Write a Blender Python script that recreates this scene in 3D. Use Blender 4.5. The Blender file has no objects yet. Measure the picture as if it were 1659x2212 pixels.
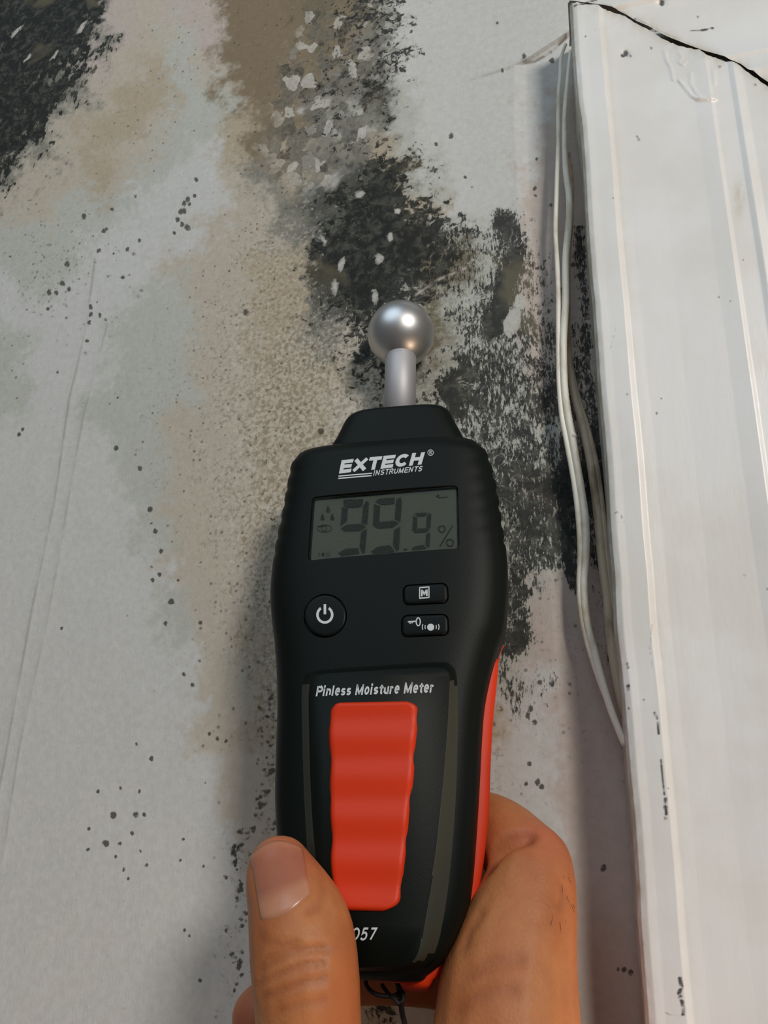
import bpy, bmesh, math, random
import numpy as np
from mathutils import Vector, Matrix
from mathutils.bvhtree import BVHTree
random.seed(7); np.random.seed(7)
C = bpy.context.scene.collection
W, H, F = 1659.0, 2212.0, 1661.0

# ------------------------------------------------------------------ camera
def nrm(v): v = np.array(v, float); return v/np.linalg.norm(v)
# vertical direction of the wall in camera coordinates (right, down, forward)
vz = nrm(((960-W/2)/F, (-3900-H/2)/F, 1.0))
h0 = nrm(np.cross(np.cross(vz, (1, 0, 0)), vz)); n0 = np.cross(h0, vz)
if n0[2] < 0: n0 = -n0
PHI = math.radians(-15)
hx = math.cos(PHI)*h0 + math.sin(PHI)*n0
ny = np.cross(vz, hx)
if ny[2] < 0: ny = -ny
R = np.array([hx, ny, vz])                      # world = R @ cam(right,down,fwd)
BALL_D = 0.2538; BALL_R = 0.011
ballc = np.array([(866-W/2)/F, (722-H/2)/F, 1.0])*BALL_D
wall_dist = float(ny @ ballc) + BALL_R
CAM = np.array([0.0, -wall_dist, 1.75])
def cw(p): return R @ np.asarray(p, float) + CAM
def cdir(p): return Vector(R @ np.asarray(p, float)).normalized()
def ray(px, py): return R @ np.array([(px-W/2)/F, (py-H/2)/F, 1.0])
def on_y(px, py, Y=0.0):
    d = ray(px, py); t = (Y-CAM[1])/d[1]; return CAM + d*t
cam = bpy.data.cameras.new('camera'); camo = bpy.data.objects.new('camera', cam); C.objects.link(camo)
cam.sensor_fit = 'VERTICAL'; cam.sensor_height = 36.0; cam.lens = 36.0*F/H; cam.clip_start = 0.005
camo.matrix_world = Matrix(((*(R @ (1, 0, 0)),), (*(R @ (0, -1, 0)),), (*(R @ (0, 0, -1)),))).transposed().to_4x4()
camo.location = CAM
bpy.context.scene.camera = camo
# ------------------------------------------------------------------ light
sc = bpy.context.scene
sc.view_settings.view_transform = 'Standard'; sc.view_settings.look = 'None'
sc.view_settings.gamma = 1.0; sc.view_settings.use_curve_mapping = False
sc.view_settings.exposure = -0.48
wd = bpy.data.worlds.new('room_light'); sc.world = wd; wd.use_nodes = True
wd.node_tree.nodes['Background'].inputs[0].default_value = (0.95, 0.93, 0.92, 1)
wd.node_tree.nodes['Background'].inputs[1].default_value = 0.125
def area(name, pos, target, power, color, sx, sy=None, shape='DISK'):
    l = bpy.data.lights.new(name, 'AREA'); l.energy = power; l.color = color; l.shape = shape; l.size = sx
    if sy: l.size_y = sy
    o = bpy.data.objects.new(name, l); C.objects.link(o); o.location = pos
    o.rotation_euler = (Vector(target)-Vector(pos)).to_track_quat('-Z', 'Y').to_euler(); return o
tgt = cw(ballc)
key_dir = R @ nrm((0.37, -0.56, -0.74))
area('ceiling_lamp', tgt + key_dir*1.3, tgt, 13.5, (1.0, 0.94, 0.87), 0.30)
area('cool_fill', cw((-0.45, -1.05, -0.20)), cw((0.05, -0.15, 0.25)), 6.2, (0.70, 0.86, 1.0), 1.0)  # unseen fill, added to cool the upper wall and casing
area('warm_fill', cw((0.40, 0.75, -0.12)), cw((0.10, 0.14, 0.2)), 18.0, (1.0, 0.68, 0.44), 0.45)  # unseen low fill, added to warm the bottom of wall and casing

# ------------------------------------------------------------------ helpers
def srgb(r, g, b):
    return tuple(((c/255)/12.92 if c/255 <= .04045 else ((c/255+.055)/1.055)**2.4) for c in (r, g, b)) + (1,)
def mesh_obj(name, verts, faces, mat=None, parent=None, smooth=True):
    me = bpy.data.meshes.new(name); me.from_pydata([tuple(map(float, v)) for v in verts], [], faces); me.update()
    if smooth: me.polygons.foreach_set('use_smooth', [True]*len(me.polygons))
    o = bpy.data.objects.new(name, me); C.objects.link(o)
    if mat: me.materials.append(mat)
    if parent: o.parent = parent
    return o
def grid_obj(name, P, mat=None, parent=None):
    """P: (ny,nx,3) numpy array -> smooth grid mesh, built with foreach_set"""
    h, w = P.shape[:2]; me = bpy.data.meshes.new(name)
    me.vertices.add(h*w); me.vertices.foreach_set('co', P.reshape(-1).astype(np.float32))
    i = np.arange(h*w).reshape(h, w)
    q = np.stack([i[:-1, :-1], i[:-1, 1:], i[1:, 1:], i[1:, :-1]], -1).reshape(-1, 4)
    n = len(q); me.loops.add(n*4); me.polygons.add(n)
    me.loops.foreach_set('vertex_index', q.reshape(-1).astype(np.int32))
    me.polygons.foreach_set('loop_start', np.arange(0, n*4, 4, dtype=np.int32))
    me.polygons.foreach_set('use_smooth', np.ones(n, bool))
    me.update(calc_edges=True); me.validate()
    o = bpy.data.objects.new(name, me); C.objects.link(o)
    if mat: me.materials.append(mat)
    if parent: o.parent = parent
    return o
def fattr(me, name, arr):
    a = me.attributes.new(name, 'FLOAT', 'POINT'); a.data.foreach_set('value', np.ascontiguousarray(arr, dtype=np.float32).reshape(-1))
def cattr(me, name, arr):
    a = me.attributes.new(name, 'FLOAT_COLOR', 'POINT')
    c = np.concatenate([arr.reshape(-1, 3), np.ones((arr.reshape(-1, 3).shape[0], 1))], 1)
    a.data.foreach_set('color', c.astype(np.float32).reshape(-1))
def tag(o, label=None, cat=None, group=None, kind=None):
    for k, v in (('label', label), ('category', cat), ('group', group), ('kind', kind)):
        if v: o[k] = v
    return o
def empty(name, loc, mat3=None):
    o = bpy.data.objects.new(name, None); C.objects.link(o); o.empty_display_size = .01
    if mat3 is not None: o.matrix_world = Matrix(mat3.tolist()).to_4x4()
    o.location = loc; return o
def lerp_list(pts, n):
    """smooth (Catmull-Rom) resample of a list of tuples"""
    P = np.array(pts, float); out = []
    for i in range(len(P)-1):
        p0, p1, p2, p3 = P[max(i-1, 0)], P[i], P[i+1], P[min(i+2, len(P)-1)]
        for t in np.linspace(0, 1, n, endpoint=False):
            out.append(0.5*((2*p1)+(-p0+p2)*t+(2*p0-5*p1+4*p2-p3)*t*t+(-p0+3*p1-3*p2+p3)*t**3))
    out.append(P[-1]); return np.array(out)
def vnoise(x, y, seed=0):
    xi = np.floor(x).astype(np.int64); yi = np.floor(y).astype(np.int64); fx = x-xi; fy = y-yi
    fx = fx*fx*(3-2*fx); fy = fy*fy*(3-2*fy)
    def hsh(a, b):
        n = (a*374761393 + b*668265263 + seed*974711) & 0x7fffffff
        n = ((n ^ (n >> 13))*1274126177) & 0x7fffffff
        return ((n ^ (n >> 16)) & 0xffff)/65535.0
    return (hsh(xi, yi)*(1-fx)+hsh(xi+1, yi)*fx)*(1-fy)+(hsh(xi, yi+1)*(1-fx)+hsh(xi+1, yi+1)*fx)*fy
def fbm(x, y, seed=0, o=4):
    s = 0; a = .5; t = 0
    for k in range(o): s = s+a*vnoise(x*2**k, y*2**k, seed+k*17); t += a; a *= .5
    return s/t
def seg_dist(PX, PY, pts):
    d = np.full(PX.shape, 1e9); T = np.zeros(PX.shape)
    for k, ((x0, y0), (x1, y1)) in enumerate(zip(pts[:-1], pts[1:])):
        dx, dy = x1-x0, y1-y0; L = dx*dx+dy*dy+1e-9
        t = np.clip(((PX-x0)*dx+(PY-y0)*dy)/L, 0, 1)
        q = np.hypot(PX-x0-t*dx, PY-y0-t*dy); m = q < d; d[m] = q[m]; T[m] = (k+t)[m] if np.ndim(t) else k
    return d, T
# node helpers
class NT:
    def __init__(s, name):
        s.m = bpy.data.materials.new(name); s.m.use_nodes = True; s.t = s.m.node_tree
        s.b = s.t.nodes['Principled BSDF']; s.out = s.t.nodes['Material Output']
    def n(s, typ, **kw):
        nd = s.t.nodes.new(typ)
        for k, v in kw.items():
            if k.startswith('i_'):
                key = k[2:]; nd.inputs[int(key) if key.isdigit() else key.replace('_', ' ')].default_value = v
            else: setattr(nd, k, v)
        return nd
    def l(s, a, b): s.t.links.new(a, b)
    def math(s, op, a, b=None, clamp=False):
        nd = s.n('ShaderNodeMath', operation=op, use_clamp=clamp)
        for i, v in enumerate((a, b)):
            if v is None: continue
            if isinstance(v, (int, float)): nd.inputs[i].default_value = v
            else: s.l(v, nd.inputs[i])
        return nd.outputs[0]
    def ramp(s, v, lo, hi, a=0.0, b=1.0):
        nd = s.n('ShaderNodeMapRange', interpolation_type='SMOOTHSTEP')
        s.l(v, nd.inputs[0]); nd.inputs[1].default_value = lo; nd.inputs[2].default_value = hi
        nd.inputs[3].default_value = a; nd.inputs[4].default_value = b; return nd.outputs[0]
    def mix(s, f, a, b, mode='MIX'):
        nd = s.n('ShaderNodeMix', data_type='RGBA', blend_type=mode)
        for i, v in ((0, f), (6, a), (7, b)):
            if isinstance(v, (int, float, tuple)): nd.inputs[i].default_value = v
            else: s.l(v, nd.inputs[i])
        return nd.outputs[2]
    def attr(s, name): return s.n('ShaderNodeAttribute', attribute_name=name)
    def noise(s, scale, vec=None, detail=5, rough=.6, dist=0.0):
        nd = s.n('ShaderNodeTexNoise'); nd.inputs['Scale'].default_value = scale; nd.inputs['Detail'].default_value = detail
        nd.inputs['Roughness'].default_value = rough; nd.inputs['Distortion'].default_value = dist
        if vec is not None: s.l(vec, nd.inputs['Vector'])
        return nd.outputs['Fac']
    def obj(s, sx=1, sy=1, sz=1, rot=(0, 0, 0)):
        tc = s.n('ShaderNodeTexCoord'); mp = s.n('ShaderNodeMapping'); mp.inputs['Scale'].default_value = (sx, sy, sz)
        mp.inputs['Rotation'].default_value = rot
        s.l(tc.outputs['Object'], mp.inputs['Vector']); return mp.outputs[0]
    def bump(s, h, strength, dist, prev=None):
        nd = s.n('ShaderNodeBump'); nd.inputs['Strength'].default_value = strength; nd.inputs['Distance'].default_value = dist
        s.l(h, nd.inputs['Height'])
        if prev: s.l(prev, nd.inputs['Normal'])
        s.l(nd.outputs[0], s.b.inputs['Normal']); return nd.outputs[0]
    def set(s, **kw):
        for k, v in kw.items(): s.b.inputs[k.replace('_', ' ')].default_value = v
        return s

# ------------------------------------------------------------------ wall: painted plaster with mould
KMAP = """8887000000015450000000
8885000000123441000000
8882000000034451000001
8840000000143521000001
8700000001233410000001
8300000002223431000001
5000001000012763000001
1000002000037976111011
0011001000159998656301
0111000001169886547412
0120000001247875467523
0010000011235633556543
1001000011124732566553
1001101111225535766664
0001101111212226765664
0001111111211123567556
0000111112111113666667
0000011111211111157778
0000011112211111157787
0000011112211111157676
0000001112211111156544
0000001112211111157224
0000001112211111157323
0000000112311111146214
0000000011311111134212
0000000001311111114111
0000000001311111112110
0000000001311111110000
0000000001411111110110
0000000002411111110010
0000000033421111110000
0000000032211111110000
0000000021111111110000
0000000020000000000000
0000000020000000000000
0000000010000000000000
0000000010123310000000""".split()
TMAP = """kkkkpcppbbbobgwwwwwwww
kkkgpcvpbbbobgwwwwwwww
kkkpctvcbbbbggwwwwwwwp
kkgcttvvbbbggkvwwwwwpp
kgcttcvvtbbgvggwwwwppp
kgctcvvwtbtggtvwwwwppp
gcctcvwwcgtgkkovwwwppp
ccvvvwwwccgkkkgtwwwppp
vvvwwwwcccgkkkkogvwppp
vvvwwwcccttkkkkoovvppp
wvwwwvvccttkkkgoggvppp
wwwwvvvccttgkggogvvppp
vwwwvvvccttgcggogvvppp
vwwwvvvcctttttkgggvppp
vwwvvvvcctttccgggvgppp
wwwvvvccctttccggggvvpp
wwwwvvcccttttttggvvvpp
wwwwvvcccttttttggggpkk
wwwwwvccctttttttggvpkk
wwwwwvcccttttttttggvkp
wwwwwwcccttttttttgvvpp
wwwwwwvccttttttttggppp
wwwwwwvcctttttttttgppp
wwwwwwwcctttttttttvppp
wwwwwwwcctttttttttvwpp
wwwwwwwcctttttttttwwpp
wwwwwwwcctttttttttwwpp
wwwwwwwwcctttttttwwwpp
wwwwwwwwcctttttttwwwpp
wwwwwwwwcctttttttwwwpp
wwwwwwwwwcttttttwwwwpp
wwwwwwwwwcttttttwwwwpp
wwwwwwwwwcctttttwwwwpp
wwwwwwwwwwcttttwwwwwpp
wwwwwwwwwwccttcwwwwwpp
wwwwwwwwwwwcccwwwwwwpp
wwwwwwwwwwwcccwwwwwwpp""".split()
# fine brown speckle
SMAP = """0000011222211000000000
0000012222211100000000
0000122222211100000000
0001221222221100000000
0012222122221110000000
0122221122221110000000
1222211123332110000000
2222110123333211001000
2222101234443322222101
2332001234444333333211
2321011234444333333322
1210011344444333333322
2110012344554433333333
2100122345555543333333
1000222345555543333333
0000122345555543333333
0000122345555544444443
0000012345565554444443
0000012345665555444443
0000012345665555444333
0000011245666555444322
0000011245666555444222
0000001234566555444222
0000001234666555443221
0000001134666555442221
0000000124666555442111
0000000123666555442111
0000000112555555441111
0000000111466555441111
0000000111466555421100
0000000132455552211100
0000000132255552111000
0000000032155522111000
0000000032111111111000
0000000032111111110000
0000000031111111100000
0000000021223322110000""".split()
PAL = {'w': (202, 202, 199), 'v': (186, 188, 180), 'c': (190, 181, 166), 't': (179, 166, 145), 'b': (132, 117, 94),
       'g': (135, 133, 123), 'k': (78, 80, 75), 'p': (190, 178, 170), 'o': (112, 104, 84)}
def map_sample(arr, px, py):
    h, w = arr.shape[:2]
    fx = np.clip(px/60-.5, 0, w-1.001); fy = np.clip(py/60-.5, 0, h-1.001)
    x0 = fx.astype(int); y0 = fy.astype(int); ax = fx-x0; ay = fy-y0
    ax = ax*ax*(3-2*ax); ay = ay*ay*(3-2*ay)
    if arr.ndim == 3: ax = ax[..., None]; ay = ay[..., None]
    return (arr[y0, x0]*(1-ax)+arr[y0, x0+1]*ax)*(1-ay)+(arr[y0+1, x0]*(1-ax)+arr[y0+1, x0+1]*ax)*ay
KA = np.array([[int(c) for c in r[:22]] for r in KMAP])/9.0
KA[22:25, 18] += .16; KA[25, 18:20] = (.52, .42); KA[24, 19] = .42; KA[19:23, 19] += .1
SA = np.array([[int(c) for c in r[:22]] for r in SMAP])/9.0
TA = np.array([[srgb(*PAL['v' if (c == 'g' and i > 13) else c])[:3] for i, c in enumerate(r[:22])] for r in TMAP])
def plane_to_px(X, Z, Y=0.0):
    d = np.stack([X-CAM[0], np.full_like(X, Y)-CAM[1], Z-CAM[2]], -1) @ R     # back to camera coordinates
    return W/2+F*d[..., 0]/d[..., 2], H/2+F*d[..., 1]/d[..., 2]
# wall grid: fine where the mould grows, coarse further out
cor = [on_y(x, y) for x, y in ((-30, -30), (1420, -30), (-30, 2240), (1460, 2240))]
xa, xb = min(p[0] for p in cor), max(p[0] for p in cor); za, zb = min(p[2] for p in cor), max(p[2] for p in cor)
ST = 0.00042
xs = np.concatenate([np.linspace(xa-.6, xa-.02, 20), np.arange(xa, xb, ST), np.linspace(xb+.02, xb+.6, 20)])
zs = np.concatenate([np.linspace(za-.6, za-.02, 20), np.arange(za, zb, ST), np.linspace(zb+.02, zb+.5, 20)])
X, Z = np.meshgrid(xs, zs)
PX, PY = plane_to_px(X, Z)
PXc, PYc = np.clip(PX, -200, 1900), np.clip(PY, -300, 2500)
wx = (fbm(X*90, Z*90, 3)-.5)*110+(fbm(X*330, Z*330, 5, 3)-.5)*62+(fbm(X*1000, Z*1000, 6, 2)-.5)*34
wy = (fbm(X*90, Z*90, 11)-.5)*110+(fbm(X*330, Z*330, 15, 3)-.5)*62+(fbm(X*1000, Z*1000, 16, 2)-.5)*34
K = map_sample(KA, PXc+wx, PYc+wy); S = map_sample(SA, PXc+wx, PYc+wy); T = map_sample(TA, PXc+wx*.9, PYc+wy*.9)
spots = [(245,1762,11),(292,1762,8),(228,1822,9),(258,1824,6),(285,1800,5),(402,1390,0),(425,388,5),(420,423,4),(405,430,6),(397,440,7),(409,441,5),
 (390,456,8),(397,455,6),(384,475,7),(394,485,6),(405,492,9),(376,503,5),(274,538,5),(299,520,4),(217,678,5),(265,598,5),(180,466,7),(222,498,6),
 (213,540,6),(145,570,8),(135,612,8),(150,625,6),(106,632,7),(122,633,5),(105,668,4),(195,665,5),(196,680,5),(194,695,4),(188,736,4),(530,674,9),
 (250,968,7),(300,1010,7),(325,1100,7),(335,1147,6),(347,1190,6),(330,1254,5),(345,1242,5),(370,1300,9),(358,1346,5),(433,1346,5),(396,1458,5),(415,1481,5),
 (327,1637,6),(293,1607,3),(470,1595,5),(490,1600,4),(452,1585,4),(132,1358,4),(693,930,9),(1160,1690,9),(1170,1700,8),(1135,1693,5),(1143,1650,6),
 (1145,1530,10),(1140,1545,8),(1155,1560,8),(1165,1475,8),(974,295,8),(941,314,4),(885,324,4),(905,341,3),(890,67,4),(862,38,7),(1133,122,6),(1192,124,8),(1085,152,4),
 (1155,400,5),(1158,415,4),(1157,337,3),(1005,382,3),(1238,565,8),(1252,590,9),(1260,620,9),(1348,2098,8),(1363,2105,9),(1335,2098,4),(1302,1878,10),
 (40,938,5),(48,928,4),(400,1300,0),(310,1760,5),(300,1840,4),(268,1880,4),(314,1870,4),(275,1898,3),(190,1790,4),(210,1710,4),(300,1710,6),(258,1703,4),
 (398,2008,4),(408,2020,4),(430,2118,5),(437,1870,3),(395,1815,3),(188,1835,4),(250,1850,3),(518,2085,5),(522,2108,4),(520,1910,6),(524,2000,5),(508,2140,4)]
SP = np.zeros_like(X)
for x, y, r in spots:
    if r:
        r = r*.62
        m = (np.abs(PX-x) < 4*r+4) & (np.abs(PY-y) < 4*r+4)
        dx = PX[m]-x+wx[m]*.06; dy = PY[m]-y+wy[m]*.06
        SP[m] = np.maximum(SP[m], np.clip(1.25-np.hypot(dx, dy*.85)/(r+2.2), 0, 1))
for _ in range(420):      # scattered pin spots, thicker at the rim of the stain
    x, y = random.uniform(0, 1230), random.uniform(0, 2212)
    rim = abs(x-(215+max(0, y-800)*.28+max(0, 560-y)*.5))
    if random.random() < (.85*math.exp(-(rim/45)**2) if 400 < y < 1700 else 0)+.06+.35*(x > 850 and 620 > y > 380)+.25*(1150 < x and y > 500):
        r = random.uniform(1.5, 4)
        m = (np.abs(PX-x) < 14) & (np.abs(PY-y) < 14)
        SP[m] = np.maximum(SP[m], random.uniform(.35, .85)*np.clip(1.3-np.hypot(PX[m]-x, PY[m]-y)/(r+1.5), 0, 1))
for _ in range(110):
    x, y = random.gauss(150, 85), random.gauss(590, 75); r = random.uniform(2, 5); m = (np.abs(PX-x) < 18) & (np.abs(PY-y) < 18)
    SP[m] = np.maximum(SP[m], random.uniform(.2, .5)*np.clip(1.3-np.hypot(PX[m]-x+wx[m]*.1, PY[m]-y)/(r+2), 0, 1))
for _ in range(150):
    y = random.uniform(1500, 1800) if random.random() < .6 else random.uniform(1780, 2150)
    x = random.uniform(555, 612) if y < 1790 else random.gauss(522-(y-1790)*.02, 8 if y > 1900 else 16)
    r = random.uniform(2, 7); m = (np.abs(PX-x) < 24) & (np.abs(PY-y) < 24)
    SP[m] = np.maximum(SP[m], random.uniform(.25, .85)*np.clip(1.3-np.hypot(PX[m]-x+wx[m]*.15, PY[m]-y+wy[m]*.15)/(r+2), 0, 1))
# relief: crease near the casing, double tape ridge on the left, a recessed strip, slow waves
Yd = (fbm(X*14, Z*14, 31)-.5)*.0016+(fbm(X*120, Z*120, 33, 3)-.5)*.0002
crease = [(1238, 58), (1215, 80), (1190, 105), (1155, 125), (1130, 130), (1098, 148), (1040, 166), (985, 185)]
d, t = seg_dist(PXc, PYc, crease)
line = np.exp(-(d/3.2)**2)*np.clip(1.35-t/5.2, 0, 1)*(.35+.9*(fbm(PXc*.06, PYc*.06, 8) > .5))
Yd += .0003*np.exp(-(d/3)**2)*np.clip(1.3-t/7, 0, 1); LN = line*.7
def strip(xt, xm, xl):   # left border of the shallow strip beside the casing
    return np.interp(PYc, (150, 500, 1530, 1850, 2300), (1122, 1134, 1226, 1246, 1274))
edge = strip(0, 0, 0)+(fbm(X*40, Z*40, 77)-.5)*16
below = PYc > np.interp(PXc, (900, 1040, 1130, 1240), (230, 166, 132, 60))
Yd += .0014*np.clip((PXc-edge)/26+.5, 0, 1)*below
for pts, s in (([(205, 560), (188, 700), (150, 860), (118, 1080), (65, 1330), (10, 1640), (-20, 1800)], .55), ([(232, 700), (180, 900), (130, 1180), (95, 1370), (40, 1620), (5, 1860)], .4)):
    d, t = seg_dist(PXc, PYc, pts)
    brk = np.clip((fbm(PXc*.03, PYc*.012, 9)-.3)*3, 0, 1)
    LN = np.maximum(LN, s*np.exp(-(d/2.2)**2)*brk*.7); Yd -= .00010*np.exp(-(d/7)**2)
# pale scratch beside the ball and mildew along the casing groove
d, t = seg_dist(PXc, PYc, [(873, 660), (905, 632), (945, 605), (1010, 578)])
SCR = np.exp(-(d/2.6)**2)*np.clip((vnoise(PXc*.09, PYc*.09, 2)-.15)*2.5, 0, 1)
d, t = seg_dist(PXc, PYc, [(1248, 480), (1262, 620), (1270, 800), (1290, 960), (1306, 1080), (1318, 1250), (1322, 1420)])
K = np.maximum(K, .72*np.exp(-(d/20)**2)*(PYc > 480)); K = np.where(PXc > edge+4, np.minimum(K, .78), K)
d, t = seg_dist(PXc, PYc, [(1288, 900), (1306, 1010), (1318, 1140), (1330, 1330)])
K = np.maximum(K, .95*np.exp(-(d/26)**2)*(PYc > 850))
d, t = seg_dist(PXc, PYc, [(1090, 480), (1110, 540), (1085, 640), (1060, 720)])
K = np.maximum(K, .95*np.exp(-(d/42)**2))
d, t = seg_dist(PXc, PYc, [(1222, 940), (1216, 1060), (1222, 1170), (1240, 1260)])
K = np.maximum(K, .9*np.exp(-(d/22)**2))
d, t = seg_dist(PXc, PYc, [(845, 2196), (800, 2180), (850, 2212)]); K = np.maximum(K, .5*np.exp(-(d/30)**2))
# flakes: pale islands inside the black
for x, y, a, b, r in ((738,575,9,20,.2),(725,620,9,17,0),(820,560,12,12,0),(810,640,9,16,0),(120,122,4,16,.6),(178,60,5,20,.7),(40,70,5,24,.7),(722,392,13,18,0),
                      (780,420,12,9,0),(700,520,5,14,-.5),(842,515,9,12,0),(60,125,4,14,.6),(860,458,8,7,0),(650,240,13,10,0),(705,225,10,19,.3),(1108,690,16,34,.2),(1125,650,14,16,0)):
    c, s_ = math.cos(r), math.sin(r); u = (PX-x)*c+(PY-y)*s_+wx*.1; v = -(PX-x)*s_+(PY-y)*c+wy*.1
    g = np.clip(1.6-np.hypot(u/a, v/b)*1.3, 0, 1); K = K*(1-g*.95); T = T*(1-g[..., None]*.85)+np.array(srgb(196, 194, 188)[:3])*g[..., None]*.85
d1 = np.hypot((PX+wx*.5-715+(PY-170)*.25)/125, (PY+wy*.5-200)/230); LU = np.clip(1.6-d1*1.3, 0, 1)
STR = np.clip((PXc-900)/120, 0, 1)*np.clip((PYc-420)/80, 0, 1)       # brush-streaked zone at the right
DIA = np.clip((520-PXc)/200, 0, 1)*np.clip((900-PYc)/200, 0, 1)      # slanting zone at upper left
wall = grid_obj('wall_back', np.stack([X, Yd, Z], -1))
for nme, a in (('mould', K), ('speck', S), ('spot', SP), ('line', LN), ('streak', STR), ('slant', DIA), ('scratch', SCR), ('lump', LU)): fattr(wall.data, nme, a)
cattr(wall.data, 'tint', T)
wall['kind'] = 'structure'
mw = NT('mouldy_painted_plaster'); mw.set(Roughness=.62); mw.b.inputs['Specular IOR Level'].default_value = .18
A = {k: mw.attr(k).outputs['Fac'] for k in ('mould', 'speck', 'spot', 'line', 'streak', 'slant', 'scratch', 'lump')}
v0 = mw.obj(); vs = mw.obj(1.7, 1, .55, (0, math.radians(4), 0)); vd = mw.obj(1.6, 1, .6, (0, math.radians(33), 0))
nA = mw.noise(300, v0, 9, .74, .55); nS = mw.noise(620, vs, 10, .80, .25); nD = mw.noise(210, vd, 8, .66, .4)
def fmix(f, a, b): return mw.math('ADD', mw.math('MULTIPLY', a, mw.math('SUBTRACT', 1.0, f)), mw.math('MULTIPLY', b, f))
nn = fmix(A['slant'], fmix(A['streak'], nA, nS), nD)
big = mw.noise(70, v0, 4, .6, 1.0)
gate = mw.math('MULTIPLY', mw.math('SUBTRACT', 1.0, mw.ramp(A['mould'], .0, .10)), -.12)
lvl = mw.math('ADD', mw.math('ADD', nn, mw.math('MULTIPLY', mw.math('SUBTRACT', A['mould'], mw.math('ADD', .52, mw.math('MULTIPLY', A['streak'], .055))), .42)), mw.math('ADD', gate, mw.math('MULTIPLY', mw.math('SUBTRACT', big, .5), .30)))
dark = mw.ramp(lvl, .488, .526)
film = mw.ramp(lvl, .37, .52)
rid = mw.math('ABSOLUTE', mw.math('SUBTRACT', mw.noise(120, v0, 3, .6, 1.6), .5))
tend = mw.math('MULTIPLY', mw.math('SUBTRACT', 1.0, mw.ramp(rid, .006, .016)), mw.ramp(mw.noise(60, v0, 2), .50, .60))
dark = mw.math('MULTIPLY', dark, mw.math('SUBTRACT', 1.0, mw.math('MULTIPLY', tend, .6)))
base = mw.attr('tint').outputs['Color']
mot = mw.noise(420, v0, 6, .6, .3)
base = mw.mix(mw.ramp(mot, .3, .7, .0, 1.0), mw.mix(1.0, base, (.93, .93, .92, 1), 'MULTIPLY'), mw.mix(1.0, base, (1.03, 1.03, 1.02, 1), 'MULTIPLY'))
vor = mw.n('ShaderNodeTexVoronoi', feature='SMOOTH_F1'); vor.inputs['Scale'].default_value = 200; vor.inputs['Smoothness'].default_value = .25
nvec = mw.n('ShaderNodeTexNoise'); nvec.inputs['Scale'].default_value = 160; nvec.inputs['Detail'].default_value = 4; mw.l(v0, nvec.inputs['Vector'])
va = mw.n('ShaderNodeVectorMath', operation='SCALE'); mw.l(nvec.outputs['Color'], va.inputs[0]); va.inputs['Scale'].default_value = .009
vb = mw.n('ShaderNodeVectorMath', operation='ADD'); mw.l(va.outputs[0], vb.inputs[0]); mw.l(mw.obj(1.1, 1, .8, (0, math.radians(25), 0)), vb.inputs[1]); mw.l(vb.outputs[0], vor.inputs['Vector'])
sepc = mw.n('ShaderNodeSeparateColor'); mw.l(vor.outputs['Color'], sepc.inputs[0])
lc = mw.mix(mw.ramp(sepc.outputs[0], .25, .6), srgb(98, 96, 88), base); lc = mw.mix(mw.ramp(sepc.outputs[1], .76, .90), lc, srgb(198, 195, 188))
lc = mw.mix(mw.ramp(sepc.outputs[2], .80, .92), lc, srgb(52, 52, 48))
lc = mw.mix(mw.ramp(mw.noise(500, v0, 4), .4, .6, 0, .35), lc, srgb(150, 142, 126))
base = mw.mix(mw.math('MULTIPLY', mw.ramp(A['lump'], .1, .7), .8), base, lc)
base = mw.mix(mw.math('MULTIPLY', mw.math('MULTIPLY', film, mw.math('SUBTRACT', 1.0, mw.math('MULTIPLY', A['streak'], .75))), mw.math('MULTIPLY', A['mould'], .55)), base, srgb(112, 111, 98))
# brown grey speckle
sn = mw.noise(680, v0, 4, .6, .4)
sl = mw.math('ADD', sn, mw.math('MULTIPLY', mw.math('SUBTRACT', A['speck'], .5), .34))
sc2 = mw.noise(150, v0, 3, .6, .5)
sl = mw.math('ADD', sl, mw.math('MULTIPLY', mw.math('SUBTRACT', sc2, .5), .25))
base = mw.mix(mw.math('MULTIPLY', mw.ramp(sl, .48, .64), .42), base, srgb(112, 103, 86))
vd2 = mw.n('ShaderNodeTexVoronoi'); vd2.inputs['Scale'].default_value = 420; vd2.inputs['Randomness'].default_value = 1.0; mw.l(v0, vd2.inputs['Vector'])
sp2 = mw.n('ShaderNodeSeparateColor'); mw.l(vd2.outputs['Color'], sp2.inputs[0])
dots = mw.math('MULTIPLY', mw.math('SUBTRACT', 1.0, mw.ramp(vd2.outputs['Distance'], .16, .30)), mw.ramp(mw.math('ADD', sp2.outputs[0], A['speck']), 1.02, 1.12))
base = mw.mix(mw.math('MULTIPLY', dots, .6), base, srgb(78, 72, 60))
hi = mw.ramp(mw.math('SUBTRACT', mw.math('MULTIPLY', A['speck'], .5), mw.math('SUBTRACT', sn, .28)), .0, .2)
base = mw.mix(mw.math('MULTIPLY', hi, .5), base, srgb(214, 210, 198))
dcol = mw.mix(mw.ramp(mw.noise(260, v0, 4, .6, .6), .44, .68), srgb(22, 25, 23), srgb(70, 71, 64))
rust = mw.mix(mw.ramp(mw.noise(38, v0, 3, .5, .5), .57, .68), dcol, srgb(90, 84, 66))
base = mw.mix(mw.math('MULTIPLY', dark, .93), base, rust)
spm = mw.math('MULTIPLY', A['spot'], mw.math('ADD', -.35, mw.math('MULTIPLY', mw.noise(1100, v0, 4, .7, .5), 2.5)))
base = mw.mix(mw.ramp(spm, .22, .62, 0, .88), base, mw.mix(mw.noise(300, v0, 3), srgb(40, 39, 35), srgb(84, 78, 64)))
base = mw.mix(A['line'], base, srgb(96, 80, 60))
base = mw.mix(mw.math('MULTIPLY', A['scratch'], .75), base, srgb(196, 186, 176))
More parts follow.
